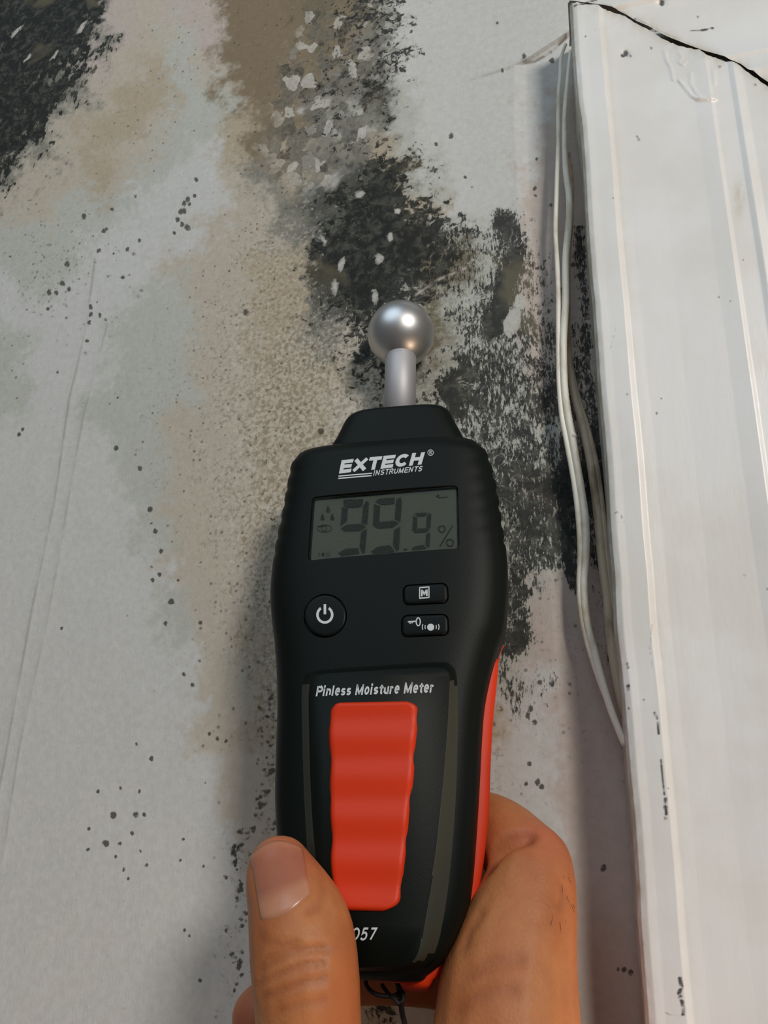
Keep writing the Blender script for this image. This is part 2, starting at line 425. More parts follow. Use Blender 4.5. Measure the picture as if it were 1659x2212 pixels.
mw.l(base, mw.b.inputs['Base Color'])
hgt = mw.math('SUBTRACT', mw.math('ADD', mw.math('MULTIPLY', nn, .6), mw.math('MULTIPLY', mw.noise(900, mw.obj(1.5, 1, .3), 4), .25)), mw.math('MULTIPLY', dark, .25))
mw.bump(hgt, .38, .0009)
wall.data.materials.append(mw.m)

# ------------------------------------------------------------------ casing (vertical piece and mitred head piece)
PD = 0.020
mt = NT('white_gloss_trim_paint'); mt.set(Roughness=.36); mt.b.inputs['Specular IOR Level'].default_value = .45
tsp, tln = mt.attr('spot').outputs['Fac'], mt.attr('grime').outputs['Fac']
tb = mt.mix(mt.ramp(mt.noise(30, mt.obj(), 5), .35, .7), srgb(230, 231, 230), srgb(222, 221, 216))
tb = mt.mix(mt.ramp(mt.noise(700, mt.obj(), 3), .72, .8, 0, .5), tb, srgb(170, 165, 150))
tb = mt.mix(mt.math('MULTIPLY', tln, mt.ramp(mt.noise(260, mt.obj(1, 1, .5), 5), .3, .62)), tb, srgb(176, 166, 142))
tb = mt.mix(mt.ramp(tsp, .1, .7, 0, .92), tb, srgb(56, 52, 44))
mt.l(tb, mt.b.inputs['Base Color'])
mt.bump(mt.math('ADD', mt.noise(140, mt.obj(1.4, 1, .35), 4), mt.math('MULTIPLY', mt.noise(18, mt.obj(), 3), .8)), .16, .0008)
def tp(px, py): p = on_y(px, py, -PD); return p[0], p[2]
e0, e1 = tp(1237, 60), tp(1390, 2212)
r0, r1 = tp(1540, 240), tp(1659, 1215)
slope_e = (e1[0]-e0[0])/(e1[1]-e0[1])
def xe(z):      # slightly wavy outer edge, traced once
    base = e0[0]+(z-e0[1])*slope_e
    return base
def xr(z): return r0[0]+(z-r0[1])*(r1[0]-r0[0])/(r1[1]-r0[1])
crk = [(1180, -25), (1240, 3), (1303, 12), (1330, 19), (1357, 31), (1375, 42), (1400, 52), (1440, 74), (1480, 91), (1518, 106), (1545, 116), (1600, 137), (1659, 177), (1900, 300)]
cw_ = {1240: .6, 1290: 1.2, 1303: 5, 1315: 7, 1340: 4.5, 1352: 1, 1360: 5, 1375: 4.5, 1390: 5, 1405: 9, 1440: 12, 1470: 11, 1490: 7, 1512: 2.5, 1519: 8, 1530: 8, 1555: 5, 1590: 2, 1610: 6, 1640: 8, 1660: 9, 1900: 9}
CR = np.array([tp(*p) for p in crk])
def zc(x): return np.interp(x, CR[:, 0], CR[:, 1])
wxs = np.array([tp(k, np.interp(k, [c[0] for c in crk], [c[1] for c in crk]))[0] for k in cw_]); wvs = np.array(list(cw_.values()))*.000155
def gapw(x): return np.interp(x, wxs, wvs)
WID = 0.115
RX1 = np.array([tp(1318, 400)[0]-xe(tp(1318, 400)[1])])[0]      # first bead offset from the edge
RX2 = xr(e0[1]-.1)-xe(e0[1]-.1)
print('trim', e0, e1, RX1, RX2)
prof = [(-.0, 0.0), (.0003, -.004), (.0002, -PD+.0022), (.0009, -PD+.0006), (.0024, -PD), (RX1-.0034, -PD+.0001), (RX1-.0006, -PD-.0001), (RX1+.0010, -PD-.0002), (RX1+.0026, -PD+.0005),
        (RX1+.006, -PD+.0008), ((RX1+RX2)/2, -PD+.0010), (RX2-.004, -PD+.0007), (RX2-.0008, -PD+.0002), (RX2+.0006, -PD), (RX2+.0018, -PD+.0004), (RX2+.007, -PD+.0006),
        (RX2+.0085, -PD-.0001), (RX2+.011, -PD+.0004), (WID-.003, -PD+.0004), (WID, -PD+.003), (WID, 0.0)]
PXf = np.array(prof)
ss = np.concatenate([[0], np.cumsum(np.hypot(*np.diff(PXf, axis=0).T))])
S_ = np.unique(np.concatenate([np.arange(0, ss[-1], .00055), ss]))
pu, pv = np.interp(S_, ss, PXf[:, 0]), np.interp(S_, ss, PXf[:, 1])
tmarks = [(1352,108,9),(1345,114,6),(1362,115,5),(1407,98,5),(1430,3,9),(1380,297,5),(1376,290,4),(1265,78,3),(1324,429,3),(1579,649,3),(1553,639,4),(1605,560,3),(1419,890,5),(1429,858,3),
          (1355,1434,5),(1357,1442,5),(1357,1482,6),(1357,1490,5),(1358,1530,5),(1390,1512,4),(1610,1241,4),(1632,180,5),(1555,140,5),(1508,33,4),(1372,38,4),(1444,1702,3),(1355,852,4),(1657,1272,4)]
tstrokes = [([(1422, 1560), (1423, 1585)], 3, .8), ([(1414, 1540), (1418, 1552)], 4, .7), ([(1427, 1640), (1430, 1680), (1434, 1716)], 2.6, .75), ([(1438, 1725), (1436, 1745)], 4, .9),
            ([(1440, 1745), (1437, 1770)], 3, 1.0), ([(1468, 2110), (1472, 2130), (1466, 2145), (1474, 2165), (1476, 2190)], 4.5, .9), ([(1437, 2188), (1470, 2196)], 2.5, .45),
            ([(1486, 63), (1515, 62)], 2, .6), ([(1517, 62), (1541, 57)], 2.6, 1.0), ([(1325, 1113), (1332, 1105), (1336, 1111)], 1.8, .5), ([(1341, 1112), (1348, 1129)], 1.8, .5),
            ([(1408, 1350), (1404, 1400), (1410, 1440)], 3.2, .35), ([(1330, 705), (1327, 722), (1318, 755)], 1.6, .35), ([(1282, 52), (1290, 76)], 1.4, .3), ([(1322, 56), (1314, 76)], 1.4, .25), ([(1240, 12), (1262, 8), (1290, 0)], 2.4, .8), ([(1300, 8), (1350, 26), (1400, 49), (1450, 74), (1500, 96)], 2.2, .3)]
drips = [([(1437, 105), (1440, 125), (1450, 142), (1455, 168)], 3.2, .0005), ([(1466, 168), (1480, 185), (1496, 205), (1510, 213), (1545, 212)], 3.0, .0006), ([(1492, 155), (1494, 180), (1506, 200), (1515, 210)], 4, .0004),
         ([(1541, 150), (1543, 178)], 4, .0003), ([(1468, 108), (1474, 120), (1466, 130), (1476, 136), (1482, 128)], 2.5, .0004), ([(1450, 110), (1470, 104)], 2.5, .0003)]
def paint_trim(o, P):
    px, py = plane_to_px(P[..., 0], P[..., 2], -PD)
    sp = np.zeros(px.shape)
    for x, y, r in tmarks:
        r = r*.75
        sp = np.maximum(sp, np.clip(1.2-np.hypot((px-x)*1.1, py-y)/(r+1.5), 0, 1)*(.6 if r < 4 else .9))
    for pts, w, s in tstrokes:
        d, t = seg_dist(px, py, pts); sp = np.maximum(sp, s*np.exp(-(d/w)**2)*np.clip(vnoise(px*.2, py*.16, 4)*2.2, 0, 1))
    fattr(o.data, 'spot', sp)
    return px, py
def relief(P):
    px, py = plane_to_px(P[..., 0], P[..., 2], -PD)
    for pts, w, hgt_ in drips:
        d, t = seg_dist(px, py, pts); P[..., 1] -= hgt_*np.exp(-(d/w)**2)
    for x, y, r in ((1352, 110, 9), (1430, 3, 9)):
        P[..., 1] += .0007*np.exp(-(((px-x)**2+(py-y)**2)/r**2))
# vertical piece: columns follow the profile, rows run up to the mitre
zbot = e1[1]-.25; NZ = 760
tt = 1-np.linspace(0, 1, NZ)**1.0
TTc = np.concatenate([np.linspace(0, .4, 40)[:-1], np.linspace(.4, 1, NZ)])
U = pu[None, :]; ztop = lambda x: zc(x)-gapw(x)*.5
x_at_top = (e0[0]+pu)
for _ in range(4): x_at_top = xe(zc(x_at_top))+pu
zt = zc(x_at_top)-gapw(x_at_top)-((vnoise(x_at_top*1500, x_at_top*0, 3)-.5)*.0006)
Zg = zbot+(zt[None, :]-zbot)*TTc[:, None]
Xg = xe(Zg)+U+(fbm(Zg*30+5, Zg*0, 6, 3)-.5)*.0014*np.clip(1-U/.03, 0, 1)
Xg += np.interp(Zg, (tp(1240, 260)[1], tp(1250, 200)[1]), (0, -.0006))*np.clip(1-U/.01, 0, 1)
Yg = np.broadcast_to(pv[None, :], Zg.shape)+(fbm(Xg*9, Zg*9, 12)-.5)*.0010*(pv[None, :] < -.01)
Pg = np.stack([Xg, Yg, Zg], -1); relief(Pg)
tr = grid_obj('trim_1', Pg, mt.m); tr['kind'] = 'structure'; paint_trim(tr, Pg)
gr = np.exp(-(U/.0016)**2)*.9+np.exp(-((U-RX1-.0026)/.0012)**2)*.12+0*Zg
gr = np.maximum(gr, np.exp(-((zt[None, :]-Zg)/.0025))*.6)
pxx, pyy = plane_to_px(Pg[..., 0], Pg[..., 2], -PD); gr = np.maximum(gr, .5*np.exp(-(((pxx-1598)/14)**2+((pyy-425)/38)**2))+0)
fattr(tr.data, 'grime', gr)
# head piece: same profile turned a quarter, from the mitre to the right
xend = e0[0]+.42; ztop0 = zc(e0[0])+.0012
# distance from top edge = pu ; start x where the crack sits at that height
inv = lambda z: np.interp(-z, -CR[:, 1], CR[:, 0])
zz = ztop0-pu; xst = inv(zz)+0*zz
Xh = xst[None, :]+(xend-xst[None, :])*(np.linspace(0, 1, 420)**1.6)[:, None]
Zh = np.broadcast_to(zz[None, :], Xh.shape).copy()
Yh = np.broadcast_to(pv[None, :], Xh.shape)+(fbm(Xh*9, Zh*9, 41)-.5)*.0010*(pv[None, :] < -.01)-.0004
Ph = np.stack([Xh, Yh, Zh], -1); relief(Ph); Ph = Ph[::-1]
th = grid_obj('trim_2', Ph, mt.m); th['kind'] = 'structure'; paint_trim(th, Ph)
fattr(th.data, 'grime', np.exp(-((Ph[..., 0]-xst[None, :])/.0022))*.7)

# ------------------------------------------------------------------ cables in the corner
def tube(name, pts, rad, mat, parent=None, n=10, sub=6, flat=1.0):
    P = lerp_list(pts, sub); rr = np.interp(np.linspace(0, 1, len(P)), np.linspace(0, 1, len(np.atleast_1d(rad))), np.atleast_1d(rad)) if np.ndim(rad) else np.full(len(P), rad)
    V = []; Fc = []
    up = np.array([.3, 1, .2])
    for i, p in enumerate(P):
        tg = nrm(P[min(i+1, len(P)-1)]-P[max(i-1, 0)]); a = nrm(np.cross(tg, up)); b = np.cross(a, tg); up = b
        for k in range(n):
            th_ = 2*math.pi*k/n; V.append(p+rr[i]*(a*math.cos(th_)+b*math.sin(th_)*flat))
    for i in range(len(P)-1):
        for k in range(n): Fc.append((i*n+k, i*n+(k+1) % n, (i+1)*n+(k+1) % n, (i+1)*n+k))
    Fc.append(tuple(range(n))[::-1]); Fc.append(tuple(range((len(P)-1)*n, len(P)*n)))
    return mesh_obj(name, V, Fc, mat, parent)
def cable_mat(name, c1, c2):
    m = NT(name); m.set(Roughness=.5)
    m.l(m.mix(m.ramp(m.noise(160, m.obj(1, 1, .4), 5), .45, .7), c1, c2), m.b.inputs['Base Color']); m.bump(m.noise(500, m.obj(1, 1, .5), 4), .3, .0005); return m.m
mc1 = cable_mat('painted_white_cable', srgb(246, 241, 226), srgb(206, 194, 168))
mc2 = cable_mat('grubby_beige_cable', srgb(188, 172, 150), srgb(130, 112, 90))
def cp(px, py, Y): return tuple(on_y(px, py, -Y))
ca = [(1222,96),(1212,125),(1210,165),(1206,215),(1206,300),(1204,360),(1202,425),(1200,500),(1204,580),(1206,650),(1206,740),(1208,830),(1214,900),(1224,953),(1240,1040),(1250,1120),(1254,1200),(1252,1260),(1257,1330),(1270,1390),(1292,1460),(1318,1530),(1345,1600)]
cb = [(1232,110),(1226,170),(1220,240),(1219,310),(1222,370),(1229,425),(1229,475),(1222,560),(1222,650),(1217,740),(1219,830),(1226,890),(1237,950),(1254,1050),(1265,1130),(1265,1200),(1261,1270),(1268,1345),(1284,1410),(1300,1470),(1322,1540),(1350,1610)]
cab = empty('twin_cable', cp(1215, 500, .004)); tag(cab, 'white twin-strand cable bowing away from the casing edge, nearest the mouldy wall', 'cable', 'cables in the corner')
def rel(pts): o = np.array(cab.location); return [tuple(np.array(p)-o) for p in pts]
tube('strand', rel([cp(x, y, .0058) for x, y in ca]), [.0006, .0007, .0008, .0008, .00085, .0009, .0009, .0007], mc1, cab)
tube('strand', rel([cp(x, y, .0062) for x, y in cb]), [.0006, .0009, .00115, .0012, .00115, .00115, .0011, .0009], mc1, cab)
bl = [(1238,945),(1244,938),(1240,930)]
bm = bmesh.new(); bmesh.ops.create_icosphere(bm, subdivisions=2, radius=.0010)
for v in bm.verts: v.co = Vector((v.co.x*.9, v.co.y, v.co.z*1.1+.0002*math.sin(v.co.x*5000)))+Vector(np.array(cp(1239, 941, .0066))-np.array(cab.location))
me = bpy.data.meshes.new('paint_blob'); bm.to_mesh(me); bm.free(); me.materials.append(mc1); ob = bpy.data.objects.new('paint_blob', me); C.objects.link(ob); ob.parent = cab
cc = [(1229,330),(1235,385),(1234,470),(1228,560),(1226,650),(1228,760),(1240,850),(1258,915),(1276,1000),(1290,1100),(1300,1200),(1312,1300),(1322,1400),(1335,1480),(1350,1550)]
o3 = empty('flat_cable', cp(1230, 600, .003)); tag(o3, 'grubby beige double cable squeezed behind the white one against the casing', 'cable', 'cables in the corner')
cab_ = cab; cab = o3
tube('strand', rel([cp(x, y, .0026) for x, y in cc]), [.0005, .0008, .0010, .0013, .0014, .0014, .0012], mc2, o3)
tube('strand', rel([cp(x+9*min(1, max(0, (y-700)/300)), y, .0022) for x, y in cc]), [.0004, .0006, .0008, .0011, .0012, .0012, .0010], mc2, o3)

# ------------------------------------------------------------------ moisture meter
ym = nrm((.048, -2.0, 1.0)); xm = np.array([6.23, -.464, -1.0]); xm = nrm(xm-(xm @ ym)*ym); zm = np.cross(xm, ym)   # camera coordinates
if zm[2] > 0: zm = -zm
MB = np.stack([R @ xm, R @ ym, R @ zm], 1)           # columns: local axes in the world
MO = cw(ballc)
def ML(px, py, z=0.0):
    d = ray(px, py); n = MB[:, 2]; t = ((MO+n*z-CAM) @ n)/(d @ n); p = CAM+d*t
    q = (p-MO) @ MB; return float(q[0]), float(q[1])
def MW(px, py, z): x, y = ML(px, py, z); return MO+MB @ np.array([x, y, z])
def depth_of(p): return float(((np.asarray(p)-CAM) @ R)[2])
meter = empty('moisture_meter', MO, MB)
tag(meter, 'black and orange handheld moisture meter with a silver ball probe, held in the hand', 'moisture meter')
mk = NT('black_matte_plastic'); mk.set(Roughness=.48); mk.b.inputs['Base Color'].default_value = srgb(11, 17, 14); mk.b.inputs['Specular IOR Level'].default_value = .16
mk.bump(mk.noise(2600, mk.obj(), 2), .12, .0002)
mk2 = NT('black_button_rubber'); mk2.set(Roughness=.4); mk2.b.inputs['Base Color'].default_value = srgb(9, 13, 11); mk2.b.inputs['Specular IOR Level'].default_value = .16
mo = NT('orange_rubber'); mo.set(Roughness=.5); mo.b.inputs['Base Color'].default_value = srgb(212, 54, 14); mo.b.inputs['Specular IOR Level'].default_value = .35
mo.bump(mo.noise(2400, mo.obj(), 2), .1, .0002)
ms = NT('brushed_silver_metal'); ms.set(Metallic=1.0, Roughness=.40); ms.b.inputs['Base Color'].default_value = (.62, .62, .62, 1)
ml = NT('white_print'); ml.set(Roughness=.5); ml.b.inputs['Base Color'].default_value = srgb(206, 210, 210)
mlcd = NT('lcd_grey'); mlcd.set(Roughness=.35); mlcd.b.inputs['Specular IOR Level'].default_value = .05; mlcd.b.inputs['Base Color'].default_value = srgb(78, 81, 73)
mseg = NT('lcd_segment'); mseg.set(Roughness=.4); mseg.b.inputs['Specular IOR Level'].default_value = .05; mseg.b.inputs['Base Color'].default_value = srgb(38, 40, 35)
mgl = NT('display_glass')
g1 = mgl.n('ShaderNodeBsdfTransparent'); g2 = mgl.n('ShaderNodeBsdfGlossy'); g2.inputs['Roughness'].default_value = .02
fr = mgl.n('ShaderNodeFresnel'); fr.inputs[0].default_value = 1.15; mx = mgl.n('ShaderNodeMixShader')
g1.inputs[0].default_value = (.93, .94, .92, 1)
mgl.l(fr.outputs[0], mx.inputs[0]); mgl.l(g1.outputs[0], mx.inputs[1]); mgl.l(g2.outputs[0], mx.inputs[2]); mgl.l(mx.outputs[0], mgl.out.inputs[0])

ZF, ZB = .0130, -.0110
def loft(name, stations, mat, parent, n=72, pw=4.0):
    """stations: list of (y, xl, xr, zb, zf); superellipse rings"""
    V = []; Fc = []
    for (y, xl, xr_, zb_, zf_) in stations:
        cx, a = (xl+xr_)/2, (xr_-xl)/2; cz = 0.0 if zf_ > .002 and zb_ < -.002 else (zf_+zb_)/2
        for k in range(n):
            th_ = 2*math.pi*(k+.5)/n; c, s = math.cos(th_), math.sin(th_)
            q = (abs(c)**pw+abs(s)**pw)**(-1/pw)
            x = cx+a*c*q; z = cz+((zf_-cz) if s > 0 else (cz-zb_))*s*q
            yy = y
            if callable(RIB): x += RIB(y, z)*(1 if c > 0 else -1)*max(0, abs(c*q)-.75)*4
            V.append((x, yy, z))
    m = len(stations)
    for i in range(m-1):
        for k in range(n): Fc.append((i*n+k, i*n+(k+1) % n, (i+1)*n+(k+1) % n, (i+1)*n+k))
    Fc.append(tuple(range(n))[::-1]); Fc.append(tuple(range((m-1)*n, m*n)))
    o = mesh_obj(name, V, Fc, mat, parent)
    bm = bmesh.new(); bm.from_mesh(o.data); bmesh.ops.recalc_face_normals(bm, faces=bm.faces); bm.to_mesh(o.data); bm.free()
    return o
RIB = None
def prof_fn(pts, z):
    q = np.array([ML(x, y, z) for x, y in pts]); q = q[np.argsort(q[:, 1])]; return lambda y: float(np.interp(y, q[:, 1], q[:, 0]))
def smooth_fn(pts, z):
    return prof_fn([tuple(p) for p in lerp_list(pts, 6)], z)
Lp = [(700,962),(684,967),(664,977),(648,996),(637,1022),(629,1060),(616,1130),(604,1190),(597,1240),(593,1290),(595,1340),(602,1400),(607,1460),(609,1540),(607,1620),(605,1700),(606,1760),(611,1830),(622,1930),(640,2020),(662,2080),(700,2112)]
Rp = [(985,932),(1003,938),(1030,957),(1055,992),(1070,1040),(1079,1090),(1088,1150),(1095,1200),(1098,1260),(1096,1320),(1089,1370),(1076,1410),(1062,1460),(1048,1530),(1042,1600),(1037,1700),(1031,1800),(1023,1900),(1012,1970),(990,2030),(965,2075),(935,2108)]
fL, fR = smooth_fn(Lp, .001), smooth_fn(Rp, .001)
ytop = ML(845, 947, ZF-.003)[1]; ybot = ML(880, 2121, ZF*.5)[1]
def body_st(n=150):
    st = []
    L = ytop-ybot
    for t in np.linspace(0, 1, n):
        t2 = .5-.5*math.cos(math.pi*t); y = ytop-L*t2
        e1_ = min(1, (ytop-y)/.006); e2_ = min(1, (y-ybot)/.008)
        k = math.sqrt(max(0, 1-(1-e1_)**2)); k2 = math.sqrt(max(0, 1-(1-e2_)**2))
        kk = min(k, k2)
        zf_ = ZF*(.62+.38*kk) if k < k2 else ZF*(.55+.45*kk)
        shr = (1-kk)*.0022
        st.append((y, fL(y)+shr, fR(y)-shr, ZB*(.7+.3*kk), zf_))
    return st
ya, yb = ML(620, 990, 0)[1], ML(600, 1235, 0)[1]
def RIB(y, z):
    if not (yb < y < ya): return 0
    w_ = min(1, (ya-y)/.003, (y-yb)/.003)
    return -.00042*w_*(max(0, math.sin((y*1.0+z*.5)*2*math.pi/.0052))**.5)
body = loft('body', body_st(240), mk.m, meter); RIB = None

# neck that carries the stem
nkL = [(765,893),(753,897),(742,908),(730,930),(722,945),(712,962),(706,990)]; nkR = [(945,874),(960,876),(971,884),(980,900),(989,916),(1000,936),(1010,960)]
nl, nr = smooth_fn(nkL, .006), smooth_fn(nkR, .006)
y0 = ML(855, 884, .006)[1]; y1 = ML(855, 985, .006)[1]
st = []
for t in np.linspace(0, 1, 26):
    y = y0+(y1-y0)*t; e = min(1, (y0-y)/.0022); k = math.sqrt(max(0, 1-(1-e)**2))
    st.append((y, nl(y)+(1-k)*.0006, nr(y)-(1-k)*.0006, -.0092*(.86+.14*k), .0088*(.86+.14*k)))
neck = loft('neck', st, mk.m, meter, 64, 4.5)

# orange rear shell
OR = [(1075,1392),(1078,1420),(1077,1450),(1072,1500),(1066,1560),(1061,1650),(1058,1740),(1050,1830),(1040,1900),(1028,1955),(1005,2020),(975,2075),(948,2118),(935,2140)]
of = smooth_fn(OR, -.003)
y0 = ML(1074, 1389, -.003)[1]; y1 = ML(900, 2141, -.003)[1]; st = []
for t in np.linspace(0, 1, 90):
    y = y0+(y1-y0)*t; e = min(1, (y0-y)/.012); e2 = min(1, (y-y1)/.003); k = math.sqrt(max(0, 1-(1-e)**2))*math.sqrt(max(.05, 1-(1-e2)**2))
    xl_ = fL(max(y, ybot+.002))-.0009*k; xr_ = of(y) if y > ybot+.001 else of(y)-.001
    if y < ybot: xl_ = max(xl_, ML(868, 2130, -.003)[0])
    xr_ = fR(max(y, ybot))+(xr_-fR(max(y, ybot)))*min(1, e*1.6)
    st.append((y, xl_, xr_, -.0122+.004*(1-k), .0030*k+.0002-.004*(1-k)))
shell = loft('rear_shell', st, mo.m, meter, 64, 3.0); shell['label'] = 'orange rubber rear shell'
body['label'] = 'black front housing'

# cutters: display recess and button grooves
def outline_px(pts, z, sub=0):
    return [ML(x, y, z) for x, y in pts]
def rrect(cpts, r, n=6):
    """rounded polygon through 4+ local points"""
    out = []; N = len(cpts)
    for i in range(N):
        p0, p1, p2 = map(np.array, (cpts[i-1], cpts[i], cpts[(i+1) % N]))
        a, b = nrm(p0-p1), nrm(p2-p1); rr = min(r, .45*np.linalg.norm(p0-p1), .45*np.linalg.norm(p2-p1))
        s, e = p1+a*rr, p1+b*rr
        for t in np.linspace(0, 1, n): out.append((1-t)**2*s+2*t*(1-t)*p1+t*t*e)
    return out
def offset_poly(poly, d):
    P = np.array(poly); c = P.mean(0); out = []
    N = len(P)
    for i in range(N):
        t_ = nrm(P[(i+1) % N]-P[i-1]+1e-12); nn_ = np.array([t_[1], -t_[0]])
        if nn_ @ (P[i]-c) < 0: nn_ = -nn_
        out.append(P[i]+nn_*d)
    return out
def prism(name, poly, z0, z1, mat=None, parent=None, smooth=False, top=0.0, inset=0.0):
    n = len(poly); V = [(p[0], p[1], z0) for p in poly]+[(p[0], p[1], z1-top) for p in poly]; Fc = []
    for i in range(n): Fc.append((i, (i+1) % n, n+(i+1) % n, n+i))
    if inset:
        q = offset_poly(poly, -inset); V += [(p[0], p[1], z1) for p in q]
        for i in range(n): Fc.append((n+i, n+(i+1) % n, 2*n+(i+1) % n, 2*n+i))
        Fc.append(tuple(range(2*n, 3*n)))
    else: Fc.append(tuple(range(n, 2*n)))
    Fc.append(tuple(range(n))[::-1])
    o = mesh_obj(name, V, Fc, mat, parent, smooth)
    bm = bmesh.new(); bm.from_mesh(o.data); bmesh.ops.recalc_face_normals(bm, faces=bm.faces); bm.to_mesh(o.data); bm.free()
    return o
def ring_prism(name, poly, w, z0, z1):
    a, b = offset_poly(poly, w), poly; n = len(a)
    V = [(p[0], p[1], z0) for p in a]+[(p[0], p[1], z1) for p in a]+[(p[0], p[1], z0) for p in b]+[(p[0], p[1], z1) for p in b]; Fc = []
    for i in range(n):
        j = (i+1) % n
        Fc += [(i, j, n+j, n+i), (2*n+i, 3*n+i, 3*n+j, 2*n+j), (n+i, n+j, 3*n+j, 3*n+i), (i, 2*n+i, 2*n+j, j)]
    o = mesh_obj(name, V, Fc, None, None, False)
    bm = bmesh.new(); bm.from_mesh(o.data); bmesh.ops.recalc_face_normals(bm, faces=bm.faces); bm.to_mesh(o.data); bm.free(); return o
scr = rrect(outline_px([(679, 1079), (985, 1054), (988, 1182), (670, 1208)], ZF-.001), .0007, 4)
cut = [prism('cut', offset_poly(scr, .0006), ZF-.0028, ZF+.004)]
pw_c = [ML(702+45*math.cos(a), 1330+45*math.sin(a), ZF) for a in np.linspace(0, 2*math.pi, 40, endpoint=False)]
bt1 = rrect(outline_px([(872, 1266), (965, 1260), (967, 1301), (873, 1306)], ZF), .0016, 6)
bt2 = rrect(outline_px([(869, 1331), (966, 1327), (968, 1370), (869, 1375)], ZF), .0016, 6)
for p in (pw_c, bt1, bt2): cut.append(ring_prism('cut', p, .00032, ZF-.0016, ZF+.002))
dg = bpy.context.evaluated_depsgraph_get()
for c in cut:
    md = body.modifiers.new('b', 'BOOLEAN'); md.operation = 'DIFFERENCE'; md.object = c; md.solver = 'EXACT'
dg = bpy.context.evaluated_depsgraph_get(); dg.update()
# cutters must share the body's frame
for c in cut: c.parent = meter
bpy.context.view_layer.update(); dg = bpy.context.evaluated_depsgraph_get()
newme = bpy.data.meshes.new_from_object(body.evaluated_get(dg)); body.modifiers.clear(); body.data = newme
for c in cut: bpy.data.objects.remove(c)
def shade_angle(me, deg=35):
    try: me.set_sharp_from_angle(angle=math.radians(deg))
    except Exception: pass
shade_angle(body.data)

def bvh_local(objs):
    bm = bmesh.new()
    for o in objs: bm.from_mesh(o.data)
    t = BVHTree.FromBMesh(bm); bm.free(); return t
BV = bvh_local([body, neck])
def zsurf(x, y, default=ZF):
    h = BV.ray_cast(Vector((x, y, .05)), Vector((0, 0, -1))); return h[0].z if h[0] else default

# display
zl = ZF-.0018
disp = mesh_obj('display', [(p[0], p[1], zl) for p in scr], [tuple(range(len(scr)))], mlcd.m, meter, False); disp['label'] = 'grey liquid crystal display reading 99.9 %'
bm = bmesh.new(); bm.from_mesh(disp.data); bmesh.ops.recalc_face_normals(bm, faces=bm.faces)
r_ = bmesh.ops.extrude_face_region(bm, geom=bm.faces[:]); [setattr(v, 'co', v.co-Vector((0, 0, .0008))) for v in r_['geom'] if isinstance(v, bmesh.types.BMVert)]
bmesh.ops.recalc_face_normals(bm, faces=bm.faces); bm.to_mesh(disp.data); bm.free()
gp = offset_poly(scr, .0004)
glass = prism('display_window', gp, ZF-.0012, ZF-.0009, mgl.m, meter); glass['label'] = 'clear display window'
# image crop of the display is 1659 wide over 340 px: (u,v) -> px
def dpx(u, v): return 660+u*340/1659, 1040+v*340/1659
def poly_part(name, polys, z, mat, parent, th=.00006):
    V = []; Fc = []
    for p in polys:
        b = len(V); n = len(p)
        V += [(x, y, z+th) for x, y in p]+[(x, y, z) for x, y in p]
        Fc.append(tuple(range(b, b+n)))
        for i in range(n): Fc.append((b+i, b+n+i, b+n+(i+1) % n, b+(i+1) % n))
    o = mesh_obj(name, V, Fc, mat, parent, False)
    bm = bmesh.new(); bm.from_mesh(o.data); bmesh.ops.recalc_face_normals(bm, faces=bm.faces); bm.to_mesh(o.data); bm.free(); return o
def D(pts): return [ML(*dpx(u, v), zl) for u, v in pts]
digits = {
 0: [[(398,205),(420,192),(612,188),(602,262),(560,280),(440,282),(402,262)], [(384,270),(448,288),(440,420),(368,478)], [(640,205),(672,225),(652,462),(590,440),(606,270)],
     [(370,500),(430,458),(590,448),(640,478),(580,525),(410,530)], [(650,500),(628,752),(600,764),(570,700),(586,535)], [(342,756),(430,710),(556,702),(568,765),(380,790)]],
 1: [[(735,218),(770,185),(942,170),(940,240),(800,250)], [(722,240),(790,262),(778,420),(708,466)], [(960,185),(1004,170),(1018,215),(1002,430),(940,405),(950,245)],
     [(712,466),(770,430),(930,415),(988,440),(920,490),(760,500)], [(1000,475),(988,720),(960,740),(922,680),(932,515)], [(690,742),(760,690),(890,672),(930,720),(934,748),(720,765)]],
 2: [[(1150,345),(1170,335),(1285,328),(1270,368),(1180,378)], [(1134,365),(1180,388),(1178,490),(1124,525)], [(1300,330),(1328,350),(1318,500),(1272,490),(1278,375)],
     [(1135,520),(1170,500),(1290,495),(1305,515),(1270,540),(1150,545)], [(1318,540),(1308,690),(1288,700),(1262,670),(1272,555)], [(1115,712),(1150,685),(1250,670),(1274,712),(1130,728)]]}
for k, segs in digits.items(): poly_part('digit', [D(s) for s in segs], zl+.0001, mseg.m, disp)
def circ(cx, cy, r, n=20, ry=None): return [(cx+r*math.cos(a), cy+(ry or r)*math.sin(a)) for a in np.linspace(0, 2*math.pi, n, endpoint=False)]
def annulus(cx, cy, r, w, n=20, ry=None, a0=0, a1=2*math.pi):
    ry = ry or r; out = []
    aa = np.linspace(a0, a1, n+1)
    for p, q in zip(aa[:-1], aa[1:]):
        f = lambda a, k: (cx+(r+k)*math.cos(a), cy+(ry+k)*math.sin(a)); out.append([f(p, -w/2), f(q, -w/2), f(q, w/2), f(p, w/2)])
    return out
poly_part('percent_sign', [D(q) for q in annulus(1438, 504, 34, 16)+annulus(1522, 648, 36, 17)]+[D([(1545, 465), (1560, 468), (1422, 692), (1406, 688)])], zl+.0001, mseg.m, disp)
drop = lambda x, y: [(x, y), (x+14, y+35), (x+24, y+60), (x+18, y+80), (x-14, y+80), (x-24, y+60), (x-12, y+35)]
poly_part('droplet_icon', [D(drop(238, 250)), D(drop(180, 332)), D(drop(282, 330))], zl+.0001, mseg.m, disp)
